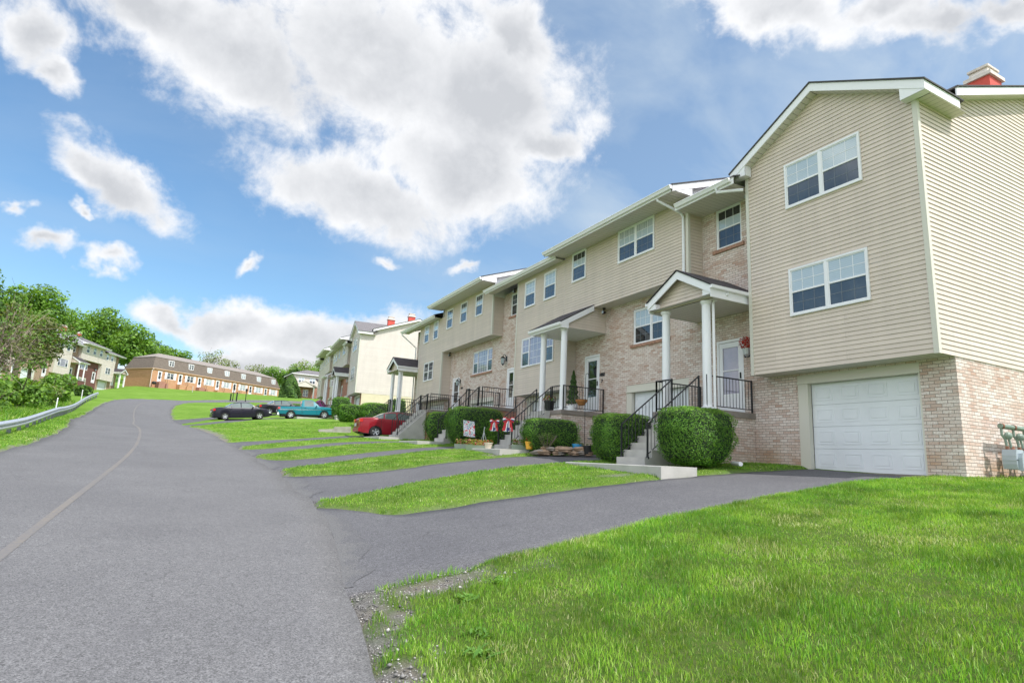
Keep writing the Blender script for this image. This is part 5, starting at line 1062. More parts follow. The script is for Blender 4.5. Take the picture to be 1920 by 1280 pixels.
def bush(loc, r, label, leafm, n, leaf, seed, group='bushes behind the guardrail'):
    g = np.random.default_rng(seed); root = empty('bush', loc, 0, label, 'bush', group); P = []; D_ = []
    for k in range(9):
        c = np.array([g.uniform(-.6, .6)*r[0], g.uniform(-.6, .6)*r[1], g.uniform(.2, .75)*r[2]*1.5]); m_ = n//9; d = g.normal(size=(m_, 3)); d /= np.linalg.norm(d, axis=1)[:, None]
        P.append(c+d*np.array(r)*g.uniform(.3, .55)*g.uniform(.4, 1, (m_, 1))**.5); D_.append(d)
    P = np.concatenate(P); D_ = np.concatenate(D_); k = P[:, 2] > -.1; cards('foliage', P[k], D_[k]+np.array([0, 0, .5]), leaf*g.uniform(.6, 1.4, k.sum()), [mat[m_] for m_ in leafm], root, (g.random(k.sum())*len(leafm)).astype(int), .7, .9)
    s = MB()
    for k in range(10): a = g.uniform(0, 6.28); s.tube([(0, 0, -.3), (r[0]*.4*math.cos(a), r[1]*.4*math.sin(a), r[2]*.7), (r[0]*.7*math.cos(a), r[1]*.7*math.sin(a), r[2]*1.3)], [.05, .03, .01], 4, caps=False)
    s.build('stems', mat['bark'], root)
BL = ['bright green bush closest to the camera behind the guardrail', 'bright green bush second along the guardrail from the left', 'yellow-green bush under the bare tree', 'big bright bush left of the second white marker post', 'full green bush just right of the second white marker post', 'green bush in front of the porch of the pale townhouse row', 'last green bush before the far end of the guardrail', 'dark green bush at the very end of the guardrail']
for k, (x, y, r, lm) in enumerate([(-8.2, 22.5, (1.0, 1.8, .6), ('leaf_b', 'leaf_a')), (-9.6, 33.5, (1.4, 2.0, .85), ('leaf_b', 'leaf_a')), (-9.6, 38.8, (1.5, 1.8, 1.25), ('leaf_b', 'leaf_pale')), (-10.4, 45.6, (1.7, 2.0, 1.25), ('leaf_b', 'leaf_a')), (-10.5, 52.6, (1.9, 2.4, 1.9), ('leaf_b', 'leaf_a')), (-11.0, 61, (1.9, 2.4, 1.6), ('leaf_b', 'leaf_pale')), (-11.1, 68.5, (1.8, 2.4, 1.9), ('leaf_b', 'leaf_a')), (-10.6, 82, (1.0, 1.4, .8), ('leaf_c', 'leaf_a'))]):
    bush((x, y, hz(x, y)), r, BL[k], lm, 3600, .11+.0025*y, 40+k)
# woodland behind the far houses
BT = [(-33, 150, 12, 15, 6.5, 'leaf_b', 'tall tree behind the chimneys of the pale townhouse row'), (-27.5, 168, 15, 16, 7.5, 'leaf_a', 'broad dark green tree behind the pale townhouse row'), (-20, 172, 15, 18.5, 7.5, 'leaf_a', 'tallest dark tree left of the orange brick row'), (-13.5, 165, 14, 14.5, 6, 'leaf_a', 'dark tree at the left end of the orange brick row'),
      (-12, 196, 16, 14.5, 6.0, 'leaf_b', 'bright green tree behind the left end of the orange brick row'), (-6, 200, 16, 13.8, 5.2, 'leaf_b', 'round bright green tree just right of the other bright one'), (-41, 142, 11, 15, 6.5, 'leaf_b', 'light green tree left of the chimneys'), (-24, 148, 12, 12, 5, 'leaf_c', 'dark tree between the two far rows')]
for k, (x, y, z, H_, rc, lm, lb) in enumerate(BT): T((x, y, z), H_, rc, lb, (lm, 'leaf_a' if lm != 'leaf_a' else 'leaf_b'), 6500, .62, .22, 20+k, group='trees behind the far houses', clumps=22)
PTt = [(5, 215, 17, 16.5, 5.5, 'thin pale blossoming tree behind the middle of the orange brick row'), (10, 222, 17, 14.5, 4.0, 'small pale sparse tree right of the thin blossoming one'), (19, 228, 17, 15, 5, 'pale sparse tree above the right half of the orange brick row')]
for k, (x, y, z, H_, rc, lb) in enumerate(PTt): T((x, y, z), H_, rc, lb, ('leaf_pale', 'leaf_d'), 900, .5, .3, 50+k, group='sparse trees on the skyline', clumps=14)
RT = [(25, 225, 17, 13.5, 7, ('leaf_a', 'leaf_b'), 'low green tree above the right end of the orange roof'), (32, 205, 16, 14.5, 7, ('leaf_b', 'leaf_pale'), 'light green tree behind the bush at the end of the orange row'), (38, 212, 16, 15.5, 7, ('leaf_b', 'leaf_a'), 'light green tree behind the grey house'), (43, 200, 16, 14, 7, ('leaf_pale', 'leaf_b'), 'pale green tree left of the big tree by the second townhouse row'), (31.5, 158, 14, 15, 5.2, ('leaf_a', 'leaf_b'), 'big full tree behind the left end of the second townhouse row'), (22, 150, 13, 7.5, 3.5, ('leaf_a', 'leaf_c'), 'green tree filling the gap beside the grey house')]
for k, (x, y, z, H_, rc, lm, lb) in enumerate(RT): T((x, y, z), H_, rc, lb, lm, 5500, .55, .2, 60+k, group='trees behind the far houses', clumps=20)
# conifer-like dark bush between the orange row and the grey house
root = empty('evergreen_bush', (16.2, 118.5, 10.4), 0, 'large dark evergreen bush beside the right end of the orange brick row', 'bush'); n = 9000; u = rng.random(n)**.8; a = rng.uniform(0, 6.28, n); rr = 1.95*(1-u**1.8)**.7*(1+.14*np.sin(a*5+u*9))*rng.uniform(.75, 1.02, n)
P = np.stack([rr*np.cos(a), rr*np.sin(a), u*5.0], 1); cards('foliage', P, np.stack([np.cos(a), np.sin(a), np.full(n, .5)], 1), .3*rng.uniform(.6, 1.3, n), [mat['leaf_c'], mat['leaf_a']], root, (rng.random(n) < .3).astype(int))
c = MB(); c.lathe([(1.4, 0), (1.4, 1.5), (1., 3), (.2, 4.3)], (0, 0, 0), 12); c.build('branches', mat['hedge_core'], root)
# distant wooded hill on the skyline
n = 30000; X = rng.uniform(-260, 420, n); Y = rng.uniform(300, 420, n); Z = 16+np.clip((Y-175)/500, 0, 1)*30+np.clip((Y-290)/110, 0, 1)*6+rng.uniform(0, 5, n)*(.6+.8*vnoise(X+300, Y, 16, 21)); P = np.stack([X, Y, Z], 1)
o = cards('distant_wood', P, np.tile([0, -.4, .8], (n, 1)), 3.4*rng.uniform(.6, 1.3, n), [mat['leaf_a'], mat['leaf_c']], None, (vnoise(X+300, Y, 22, 5) > .5).astype(int)); tag(o, 'far wooded hill closing the view', 'wood', kind='stuff')

# ================================================================ grass
grass('lawn_grass', 1.2, 13.6, 1.2, 7.6, 3800, .055, .0052, 'short green grass of the near lawn')
grass('lawn_grass', 12, 22, -1, 6.3, 420, .06, .012, 'short green grass beside the end wall')
grass('lawn_grass', 1.5, 13.3, 7.6, 24, 1000, .045, .010, 'green grass of the strips between the driveways')
grass('lawn_grass', -1, 13.3, 24, 48, 300, .045, .02, 'green grass of the lawn beside the curve')
grass('verge_grass', -7.4, -4, 8, 60, 230, .06, .02, 'mown grass of the left verge', keep=lambda X, Y: X < np.interp(Y, CY, CX)-2.9)
grass('tall_grass', -10.5, -6.2, 10, 70, 160, .38, .03, 'tall grass and weeds behind the guardrail', keep=lambda X, Y: X < np.interp(Y, CY, CX)-4.9)
# ragged broad-leaved weeds at the lawn corner
def weed(x0, y0, s, label):
    root = MB(); x, y = x0, y0; z = float(ground_z(np.array([x]), np.array([y]))[0][0])
    for k in range(46):
        a = rng.uniform(0, 6.28); L_ = s*rng.uniform(.35, .9); w = L_*.26; x = x0+rng.normal(0, s*.35); y = y0+rng.normal(0, s*.35); u = Vector((math.cos(a), math.sin(a), 0)); v = Vector((-math.sin(a), math.cos(a), 0)); e = rng.uniform(.25, .9)
        P = [Vector((x, y, z))+u*L_*t_*math.cos(e)+Vector((0, 0, L_*math.sin(e)*t_*(1-.35*t_))) for t_ in (0, .35, .7, 1)]
        root.face([P[0], P[1]+v*w*.5, P[2]+v*w*.4, P[3], P[2]-v*w*.4, P[1]-v*w*.5])
    tag(root.build('weed', mat['weed']), label, 'weed')
weed(2.0, 4.0, .15, 'broad-leaved weed clump at the gravel edge of the near lawn, closest to the camera'); weed(2.32, 5.02, .13, 'small weed at the near lawn corner, right of the driveway mouth'); weed(2.75, 5.3, .12, 'low spreading weed beside the bare patch at the driveway'); weed(2.12, 4.3, .12, 'small weed just beyond the broad-leaved clump'); weed(5.0, 14.2, .09, 'dark tuft in the second driveway edge')

# loose gravel along the road edge
n = 26000; X = rng.uniform(.9, 3.6, n); Y = rng.uniform(1.5, 8, n); Z, sd, gd = ground_z(X, Y); ok = (sd > -.06) & (rng.random(n) < gd*.9+.02*(sd < .5)); X, Y, Z = X[ok], Y[ok], Z[ok]; n = len(X); print('gravel', n)
r = rng.uniform(.004, .011, n)*(1+(rng.random(n) < .04)*1.2); B_ = np.array([[1, 0, 0], [-1, 0, 0], [0, 1, 0], [0, -1, 0], [0, 0, .7], [0, 0, -.7]]); V = np.stack([X, Y, Z+r*.4], 1)[:, None, :]+B_[None]*r[:, None, None]*rng.uniform(.65, 1.35, (n, 6, 1))
F = np.array([[0, 2, 4], [2, 1, 4], [1, 3, 4], [3, 0, 4], [2, 0, 5], [1, 2, 5], [3, 1, 5], [0, 3, 5]])[None]+(np.arange(n)*6)[:, None, None]
m, t, b = M_new('loose_gravel'); g = t.nodes.new('ShaderNodeNewGeometry'); lk(t, ramp(t, g.outputs['Random Per Island'], [(0, (.10, .095, .09)), (.5, (.24, .23, .22)), (.85, (.38, .36, .34)), (1, (.55, .53, .5))]), b.inputs['Base Color']); b.inputs['Roughness'].default_value = .9
o = bpy.data.objects.new('gravel', raw_mesh('gravel', V.reshape(-1, 3), F, 3, [m])); C.objects.link(o); tag(o, 'loose grey gravel along the edge of the road', 'gravel', kind='stuff')

# ================================================================ cars
def paint(name, col):
    m = simple(name, col, .35, 0, .35, coat=.3); m.node_tree.nodes['Principled BSDF'].inputs['Coat Roughness'].default_value = .04; return m
mat['tyre'] = simple('tyre_rubber', (.02, .02, .02), .85, bump=.3); mat['alloy'] = simple('alloy_wheel', (.62, .63, .65), .3, .7); mat['carglass'] = pane_mat('car_glass', (.10, .13, .13), .03, col2=(.14, .18, .17))
mat['redlens'] = simple('red_lens', (.55, .02, .015), .15, coat=1); mat['clearlens'] = simple('clear_lens', (.75, .77, .78), .1, coat=1); mat['amber'] = simple('amber_lens', (.8, .28, .03), .2)
mat['chrome'] = simple('chrome', (.75, .75, .76), .15, 1); mat['plate'] = simple('licence_plate', (.6, .62, .66), .5)
def vehicle(loc, rz, pitch, col, label, prof, L_, W_, wheels, rw, name='parked_car', cat='car', bed=None, rim='alloy', group='cars parked in the driveways', amber=False, twotone=False):
    """x runs from the rear (0) to the nose (L_); prof(x) -> (belt height, roof height, half width, sill)"""
    root = empty(name, loc, 0, label, cat, group); root.rotation_euler = (0, -pitch, rz)
    xs = np.unique(np.concatenate([np.linspace(0, L_, 56)]+[wx+rw*1.22*np.cos(np.linspace(0, math.pi, 15)) for wx in wheels])); V = MB(); G_ = MB(); rows_ = []
    def sec(x):
        b, r, w, s = prof(x); ra = rw*1.2; lo = s
        for wx in wheels:
            if abs(x-wx) < ra: lo = max(lo, rw*.95+math.sqrt(max(0, ra*ra-(x-wx)**2))-.02)
        lo = min(lo, b-.1); gh = r-b; wi = w-.07-gh*.34
        m1 = lo+(b-lo)*.35; m2 = lo+(b-lo)*.75
        P = [(w*.955, lo), (w*.995, m1), (w, m2), (w*.97, b)]
        if gh > .03: P += [(w*.955, b+.015), (wi+.03, r-.06), (wi-.05, r-.012), (wi*.5, r+.012), (0, r+.018)]
        else: P += [(w*.95, b+.006), (w*.87, b+.022+gh*.3), (w*.7, b+.034+gh*.5), (w*.4, b+.044+gh*.8), (0, b+.048+gh)]
        return P, gh
    S_ = [sec(x) for x in xs]; base = []
    for x, (P, gh) in zip(xs, S_):
        i0 = len(V.v); V.v += [(x, -y, z) for y, z in P]+[(x, y, z) for y, z in reversed(P[:-1])]; base.append(i0)
    n = 17; glasscells = []
    for k in range(len(xs)-1):
        gh = min(S_[k][1], S_[k+1][1]); xm = (xs[k]+xs[k+1])/2
        for j in range(n-1):
            a, b_, c, d = base[k]+j, base[k]+j+1, base[k+1]+j+1, base[k+1]+j
            side = j in (4, 11); V.f.append((a, b_, c, d)); V.uv.append(None)
            mi = 0
            if side and S_[k][1] > .1 and S_[k+1][1] > .1 and any(p < xm < q for p, q in bed['win']): mi = 1
            # windscreen and rear window
            if j >= 5 and j <= 10 and any(p < xm < q for p, q in bed['screens']): mi = 1
            if twotone and j in (1, 14, 0, 15): mi = 2 if j in (0, 15) else 0
            V.m.append(mi)
    for bi, rev in ((base[0], False), (base[-1], True)):
        f = tuple(range(bi, bi+n)); V.f.append(f if rev else tuple(reversed(f))); V.uv.append(None); V.m.append(0)
    # split the glass out as its own part
    gl = MB(); gl.v = V.v; body = MB(); body.v = V.v
    for f, m_ in zip(V.f, V.m):
        t_ = gl if m_ == 1 else body; t_.f.append(f); t_.uv.append(None); t_.m.append(0)
    cm = paint('car_paint_'+str(abs(hash(label)) % 999), col)
    bo = body.build('body', [cm, mat['carglass'], mat['black']], root, smooth=True); go_ = gl.build('window', mat['carglass'], root, smooth=False)
    for o in (bo, go_):
        bm_ = __import__('bmesh').new(); bm_.from_mesh(o.data); loose = [v for v in bm_.verts if not v.link_faces]; __import__('bmesh').ops.delete(bm_, geom=loose, context='VERTS'); __import__('bmesh').ops.recalc_face_normals(bm_, faces=bm_.faces); bm_.to_mesh(o.data); bm_.free()
    try: bo.data.shade_smooth(); bo.data.set_sharp_from_angle(angle=R(38))
    except Exception: pass
    un = MB(); un.box((.25, -W_/2+.12, .2), (L_-.25, W_/2-.12, .55)); un.build('underbody', mat['black'], root)
    for wx in wheels:
        for s in (-1, 1):
            y = s*(W_/2-.1); w_ = MB(); w_.lathe([(rw*.62, -.10), (rw*.93, -.11), (rw, -.07), (rw, .07), (rw*.93, .11), (rw*.62, .10)], (wx, y, rw), 28, axis='y'); w_.lathe([(rw*1.14, -.02*s), (rw*1.14, -.17*s), (.01, -.17*s)], (wx, y, rw*1.0), 20, axis='y'); wo = w_.build('wheel', mat['tyre'], root, smooth=False)
            r_ = MB(); r_.lathe([(.001, .07*s), (rw*.16, .075*s), (rw*.2, .06*s)], (wx, y, rw), 16, axis='y'); r_.lathe([(rw*.56, .07*s), (rw*.64, .105*s), (rw*.66, .09*s)], (wx, y, rw), 28, axis='y'); r_.lathe([(.001, .0), (rw*.6, .0)], (wx, y+.015*s, rw), 24, m=1, axis='y')
            ns = 5 if rim == 'alloy' else 6
            for q in range(ns):
                a = 2*math.pi*q/ns+.3; u = (math.cos(a), math.sin(a)); t2 = (-u[1], u[0]); yy = y+.075*s; w0, w1 = rw*.10, rw*.16
                r_.face([(wx+u[0]*rw*.15+t2[0]*w0, yy, rw+u[1]*rw*.15+t2[1]*w0), (wx+u[0]*rw*.6+t2[0]*w1, yy+.012*s, rw+u[1]*rw*.6+t2[1]*w1), (wx+u[0]*rw*.6-t2[0]*w1, yy+.012*s, rw+u[1]*rw*.6-t2[1]*w1), (wx+u[0]*rw*.15-t2[0]*w0, yy, rw+u[1]*rw*.15-t2[1]*w0)])
            r_.build('rim', [mat['alloy'], mat['black']], wo)
    for s in (-1, 1):
        b, r, w, si = prof(.12); tl = MB(); tl.prism([(-.02, b-.22), (-.03, b-.03), (.18, b-.04), (.14, b-.2)], 'y', s*(w*.99-.26), s*(w*.99+.012)); tl.build('taillight', mat['redlens'], root)
        b, r, w, si = prof(L_-.15); hl = MB(); hl.prism([(L_-.42, b-.03), (L_-.12, b-.1), (L_+.01, b-.22), (L_-.25, b-.2)], 'y', s*(w*.99-.3), s*(w*.995+.012)); hl.build('headlight', [mat['clearlens']], root)
        xm = bed['mirror']; b, r, w, si = prof(xm); mr_ = MB(); mr_.blob((xm, s*(w+.09), b+.05), (.07, .10, .07), 6); mr_.build('mirror', cm, root)
        for hx in bed['handles']: b, r, w, si = prof(hx); hd = MB(); hd.box((hx-.08, s*(w-.01), b-.13), (hx+.08, s*(w+.022), b-.10)); hd.build('door_handle', cm if not twotone else mat['black'], root)
        for sx_ in bed['seams']:
            b, r, w, si = prof(sx_); q = MB(); q.box((sx_-.006, s*(w*.975), si+.12), (sx_+.006, s*(w+.0035), b-.02)); q.build('door_seam', mat['black'], root)
        if amber:
            b, r, w, si = prof(L_-.1); a_ = MB(); a_.box((L_-.18, s*(w-.06), b-.2), (L_-.02, s*(w+.01), b-.06)); a_.build('indicator', mat['amber'], root)
    w0 = prof(.05)[2]; bp_ = MB(); bp_.prism([(-.07, .32), (-.08, .5), (.05, .56), (.1, .3)], 'y', -w0*.99, w0*.99); bp_.build('rear_bumper', cm if not twotone else mat['chrome'], root)
    w0 = prof(L_-.05)[2]; bp_ = MB(); bp_.prism([(L_+.06, .28), (L_+.08, .46), (L_-.06, .54), (L_-.12, .26)], 'y', -w0*.97, w0*.97); bp_.build('front_bumper', cm if not twotone else mat['chrome'], root)
    pl = MB(); pl.box((-.095, -.16, .62), (-.06, .16, .78)); pl.build('licence_plate', mat['plate'], root)
    return root
def interp(tab):
    X = [q[0] for q in tab]
    return lambda x: tuple(float(np.interp(x, X, [q[k] for q in tab])) for k in (1, 2, 3, 4))
SED = interp([(0, .86, .86, .70, .34), (.12, .97, .97, .78, .26), (.45, 1.0, 1.0, .83, .22), (.85, 1.0, 1.05, .855, .2), (1.45, .97, 1.36, .86, .19), (1.9, .955, 1.425, .86, .19), (2.4, .945, 1.43, .86, .19), (2.75, .93, 1.38, .86, .19), (3.35, .93, .98, .855, .19), (3.5, .91, .92, .85, .19), (4.0, .83, .83, .83, .2), (4.3, .72, .72, .76, .22), (4.45, .60, .60, .66, .28)])
sedp = dict(win=[(.98, 1.3), (1.38, 2.02), (2.12, 3.0)], screens=[(.88, 1.42), (2.78, 3.36)], mirror=2.95, handles=(1.3, 2.2), seams=(1.18, 2.07, 3.02))
def place(x, y, z, x2, y2, z2):
    rz = math.atan2(y2-y, x2-x); return rz, math.atan2(z2-z, math.hypot(x2-x, y2-y))
def seat(x, y, rz, L_, wb):
    """stand a car with its rear axle at x,y on the ground"""
    ux, uy = math.cos(rz), math.sin(rz); z0 = hz(x, y); z1 = hz(x+ux*wb, y+uy*wb); p = math.atan2(z1-z0, wb); return z0, p
def put(x, y, rz, L_, wheels, **k):
    wb = wheels[1]-wheels[0]; z0, p = seat(x, y, rz, L_, wb); lx = x-math.cos(rz)*wheels[0]*math.cos(p); ly = y-math.sin(rz)*wheels[0]*math.cos(p)
    return vehicle((lx, ly, z0-math.sin(p)*wheels[0]-.012), rz, p, L_=L_, wheels=wheels, **k)
put(2.62, 55.2, R(6), 4.45, (.86, 3.5), col=(.012, .010, .022), label='dark blue-black sedan parked nearest the road', prof=SED, W_=1.7, rw=.30, bed=sedp)
put(6.9, 64.6, R(10), 4.6, (.9, 3.6), col=(.010, .009, .015), label='black sedan behind the pickup, only its rear half clear of it', prof=SED, W_=1.74, rw=.31, bed=sedp)
REDP = interp([(0, .92, .92, .74, .34), (.12, 1.05, 1.05, .80, .26), (.5, 1.07, 1.07, .85, .22), (.8, 1.06, 1.1, .87, .2), (1.35, 1.03, 1.38, .87, .19), (1.85, 1.01, 1.455, .87, .19), (2.4, 1.0, 1.46, .87, .19), (2.8, .98, 1.38, .87, .19), (3.4, .96, 1.0, .86, .19), (3.6, .94, .95, .85, .19), (4.1, .84, .84, .83, .2), (4.4, .72, .72, .76, .22), (4.5, .62, .62, .68, .28)])
put(9.4, 34.5, R(-2), 4.5, (.88, 3.5), col=(.27, .008, .018), label='dark red sedan with its nose behind the concrete stairs', prof=REDP, W_=1.74, rw=.31, bed=sedp)
PK = interp([(0, 1.0, 1.0, .80, .42), (.1, 1.03, 1.03, .84, .40), (1.95, 1.03, 1.03, .85, .36), (1.97, 1.05, 1.6, .85, .34), (2.15, 1.06, 1.66, .85, .33), (2.85, 1.06, 1.66, .85, .33), (3.05, 1.05, 1.55, .85, .33), (3.5, 1.04, 1.1, .85, .33), (3.6, 1.03, 1.04, .85, .33), (4.3, .98, .98, .83, .34), (4.65, .90, .90, .80, .36), (4.8, .80, .80, .76, .42)])
tr_ = put(8.05, 57.2, R(-3), 4.8, (1.05, 3.9), col=(.008, .18, .23), label='teal pickup truck with a silver side stripe, parked in front of the second row', prof=PK, W_=1.7, rw=.335, name='pickup_truck', cat='pickup truck', bed=dict(win=[(2.2, 3.0)], screens=[(1.9, 1.98), (3.06, 3.5)], mirror=3.2, handles=(2.25,), seams=(2.05, 3.25, 1.95)), rim='steel', group=None, amber=True, twotone=True)
q = MB(); q.box((.15, -.72, 1.045), (1.88, .72, 1.085)); q.build('bed_cover', mat['black'], tr_); q = MB()
for s in (-1, 1): q.box((.1, s*.845-.008*s, .76), (4.6, s*.862, .785))
q.build('side_stripe', mat['chrome'], tr_)

# ================================================================ guardrail along the left verge
gp = np.array([(-5.2, 8), (-5.2, 16), (-5.35, 25), (-5.8, 33), (-6.65, 43), (-7.7, 53), (-8.4, 63), (-8.9, 72), (-9.0, 80)])
gp = resample(catmull(gp, 6), .5); gr_ = empty('guardrail', (gp[0][0], gp[0][1], hz(*gp[0])), 0, 'galvanised steel guardrail along the left verge', 'guardrail')
t_ = np.gradient(gp, axis=0); t_ /= np.hypot(*t_.T)[:, None]; nr = np.stack([t_[:, 1], -t_[:, 0]], 1); gz = h(gp[:, 0], gp[:, 1])+.35-.14*np.clip((45-gp[:, 1])/15, 0, 1)
prof = [(0, 0), (.02, .03), (.085, .07), (.085, .11), (.01, .15), (.01, .17), (.085, .21), (.085, .25), (.02, .29), (0, .32)]
mb = MB(); rr = []
for (x, y), (nx_, ny_), z in zip(gp, nr, gz): rr.append(len(mb.v)); mb.v += [(x+nx_*a, y+ny_*a, z+b_) for a, b_ in prof]
for a, b_ in zip(rr, rr[1:]):
    for k in range(len(prof)-1): mb.f.append((a+k, b_+k, b_+k+1, a+k+1)); mb.uv.append(None); mb.m.append(0)
o = gr_.location; mb.build('rail', mat['steel'], gr_, off=tuple(o))
k = 3
while k < len(gp):
    x, y = gp[k]; nx_, ny_ = nr[k]; z = hz(x, y); p = MB(); ph_ = .62-.14*max(0, min(1, (45-y)/15)); p.box((-.12, -.055, -.6), (-.005, .055, ph_)); p.box((-.005, -.04, ph_-.22), (.012, .04, ph_-.04)); po = p.build('guard_post', mat['post'], gr_); po.location = (x-o[0], y-o[1], z-o[2]); po.rotation_euler = (0, 0, math.atan2(ny_, nx_)); k += 4
for (x, y, hh, lb) in ((-6.35, 27.5, .4, 'white marker post nearest the camera behind the guardrail'), (-8.1, 52.0, .55, 'white marker post in the middle of the guardrail'), (-9.3, 71.5, .6, 'white marker post near the far end of the guardrail')):
    p = MB(); z = hz(x, y)
    p.prism([(-.05, 0), (-.05, hh+.62), (0, hh+.68), (.05, hh+.62), (.05, 0)], 'x', -.03, .03); tag(p.build('marker_post', mat['white']), lb, 'marker post', 'white marker posts').location = (x, y, z)
p = MB(); p.prism([(-.12, -.3), (-.12, 1.1), (0, 1.2), (.12, 1.1), (.12, -.3)], 'x', -.06, .06); o_ = p.build('marker_post', mat['concrete']); o_.location = (.2, 129, 11.4); tag(o_, 'small white post standing in the lawn before the orange row', 'marker post')

# ================================================================ things on the walls and at the doors
gm = empty('gas_meter_bank', (14.32, 6.05, 1.93), 0, 'bank of grey gas meters with green pipes on the end wall', 'gas meters'); gm.scale = (.85, .85, .85)
mat['greenpipe'] = simple('green_pipe', (.20, .26, .21), .5, var=.25, vs=9); mat['rust'] = simple('rusty_fitting', (.22, .10, .06), .8, var=.3, vs=12); mat['meter'] = simple('meter_grey', (.36, .41, .45), .45, var=.06, vs=5)
pp = MB(); pp.tube([(-.2, -.02, .92), (2.2, -.02, .92)], .055, 12); pp.tube([(.95, -.02, .92), (.95, -.02, -.3)], .045, 10); pp.build('pipe', mat['greenpipe'], gm)
for k in range(4):
    x = -.08+k*.56; f = MB(); f.tube([(x-.08, -.02, .92), (x-.08, -.02, .72), (x-.02, -.05, .62), (x-.02, -.08, .42)], .03, 8); f.blob((x+.02, -.1, .7), (.10, .08, .09), 8); f.tube([(x+.12, -.05, .7), (x+.17, -.08, .42)], .028, 8); f.build('regulator', mat['greenpipe'], gm)
    c = MB(); c.tube([(x-.09, -.02, .92), (x-.03, -.02, .92)], .07, 10); c.tube([(x+.19, -.1, .44), (x+.15, -.1, .36)], .04, 8); c.tube([(x-.03, -.08, .46), (x-.03, -.08, .36)], .04, 8); c.build('fitting', mat['rust'], gm)
    m_ = MB(); w = .19
    m_.prism([(x-w, .05), (x-w*.85, -.06), (x+w*.85, -.06), (x+w, .05), (x+w, .25), (x+w*.8, .38), (x-w*.8, .38), (x-w, .25)], 'y', -.30, -.02); m_.prism([(x-w*.6, .02), (x-w*.55, -.09), (x+w*.55, -.09), (x+w*.6, .02), (x+w*.6, .2), (x+w*.4, .3), (x-w*.4, .3), (x-w*.6, .2)], 'y', -.38, -.30); m_.box((x-w-.012, -.3, .13), (x+w+.012, -.02, .155)); mo = m_.build('meter', mat['meter'], gm)
def pot(loc, r, hgt, m_, label, plant=None, pcol=None, name='flower_pot', n=160, spread=1.2, ph=.14, group=None, leafm='leaf_a'):
    root = empty(name, loc, 0, label, 'flower pot', group); p = MB(); p.lathe([(.001, 0), (r*.72, 0), (r*.95, hgt*.85), (r*1.06, hgt*.86), (r*1.06, hgt), (r*.92, hgt), (r*.9, hgt*.88), (.001, hgt*.86)], (0, 0, 0), 20); p.build('pot', m_, root)
    if n:
        d = rand_dirs(n); P = d*np.array([r*spread, r*spread, ph]); P[:, 2] = abs(P[:, 2])+hgt; cards('plant', P, d+[0, 0, .6], .05*rng.uniform(.6, 1.3, n), [mat[leafm], mat[plant] if plant else mat[leafm]], root, (rng.random(n) < .45).astype(int), .8)
    return root
mat['fl_red'] = leaf_mat('red_flowers', (.45, .02, .02), (.55, .05, .03), (.35, .02, .02), .2); mat['fl_pink'] = leaf_mat('pink_flowers', (.70, .28, .30), (.80, .42, .40), (.75, .16, .12), .3); mat['fl_yel'] = leaf_mat('yellow_flowers', (.75, .50, .08), (.80, .60, .2), (.70, .25, .08), .3); mat['fl_white'] = leaf_mat('white_flowers', (.75, .75, .75), (.8, .75, .75), (.7, .6, .6), .2)
blue = simple('blue_glazed_pot', (.03, .28, .55), .35); orange = simple('orange_plastic_pot', (.85, .42, .04), .5); greenp = simple('sage_planter', (.30, .36, .27), .6, var=.1); coco = simple('coco_liner', (.38, .16, .05), .95, var=.25, vs=20, bump=.6); cream = simple('cream_pot', (.62, .54, .42), .7)
gz_ = lambda x, y: hz(x, y)+.02
pot((10.93, 16.0, 1.9), .17, .30, blue, 'bright blue flower pot on the stone bed', leafm='leaf_d', n=60, ph=.05)
pot((11.0, 15.5, 1.9), .18, .26, mat['black'], 'black flower pot right of the blue one', leafm='leaf_d', n=40, ph=.05)
pot((9.75, 17.0, 1.98), .14, .24, orange, 'orange flower pot at the foot of the second stairs', 'fl_red', n=90, ph=.16)
pot((9.0, 18.45, 1.95), .14, .20, cream, 'cream pot with slots at the foot of the stair post', n=0)
def trough(loc, a, L_, label, cols, rz=0):
    root = empty('planter', loc, rz, label, 'planter', 'long planters in front of the stairs'); p = MB(); p.prism([(-.09, 0), (.09, 0), (.13, .2), (.10, .2), (.09, .17), (-.09, .17), (-.10, .2), (-.13, .2)], 'y', -L_/2, L_/2); p.build('trough', greenp, root)
    n = 420; P = np.stack([rng.uniform(-.16, .16, n), rng.uniform(-L_/2, L_/2, n), .19+.2*rng.random(n)], 1); cards('plant', P, rand_dirs(n)*.5+[0, 0, 1], .055*rng.uniform(.6, 1.3, n), [mat['leaf_b']]+[mat[c] for c in cols], root, np.where(rng.random(n) < .55, 0, 1+(rng.random(n)*len(cols)).astype(int)), .85)
trough((9.35, 21.0, 1.92), 0, 1.0, 'long sage planter with pink flowers, left one beside the grass', ['fl_pink'], R(30)); trough((9.0, 19.1, 1.86), 0, .95, 'long sage planter with coral flowers, right one beside the grass', ['fl_pink', 'fl_red'], R(40)); trough((9.85, 17.75, 1.92), 0, .6, 'short sage planter with white and dark flowers by the concrete walk', ['fl_white', 'fl_red'], R(60))
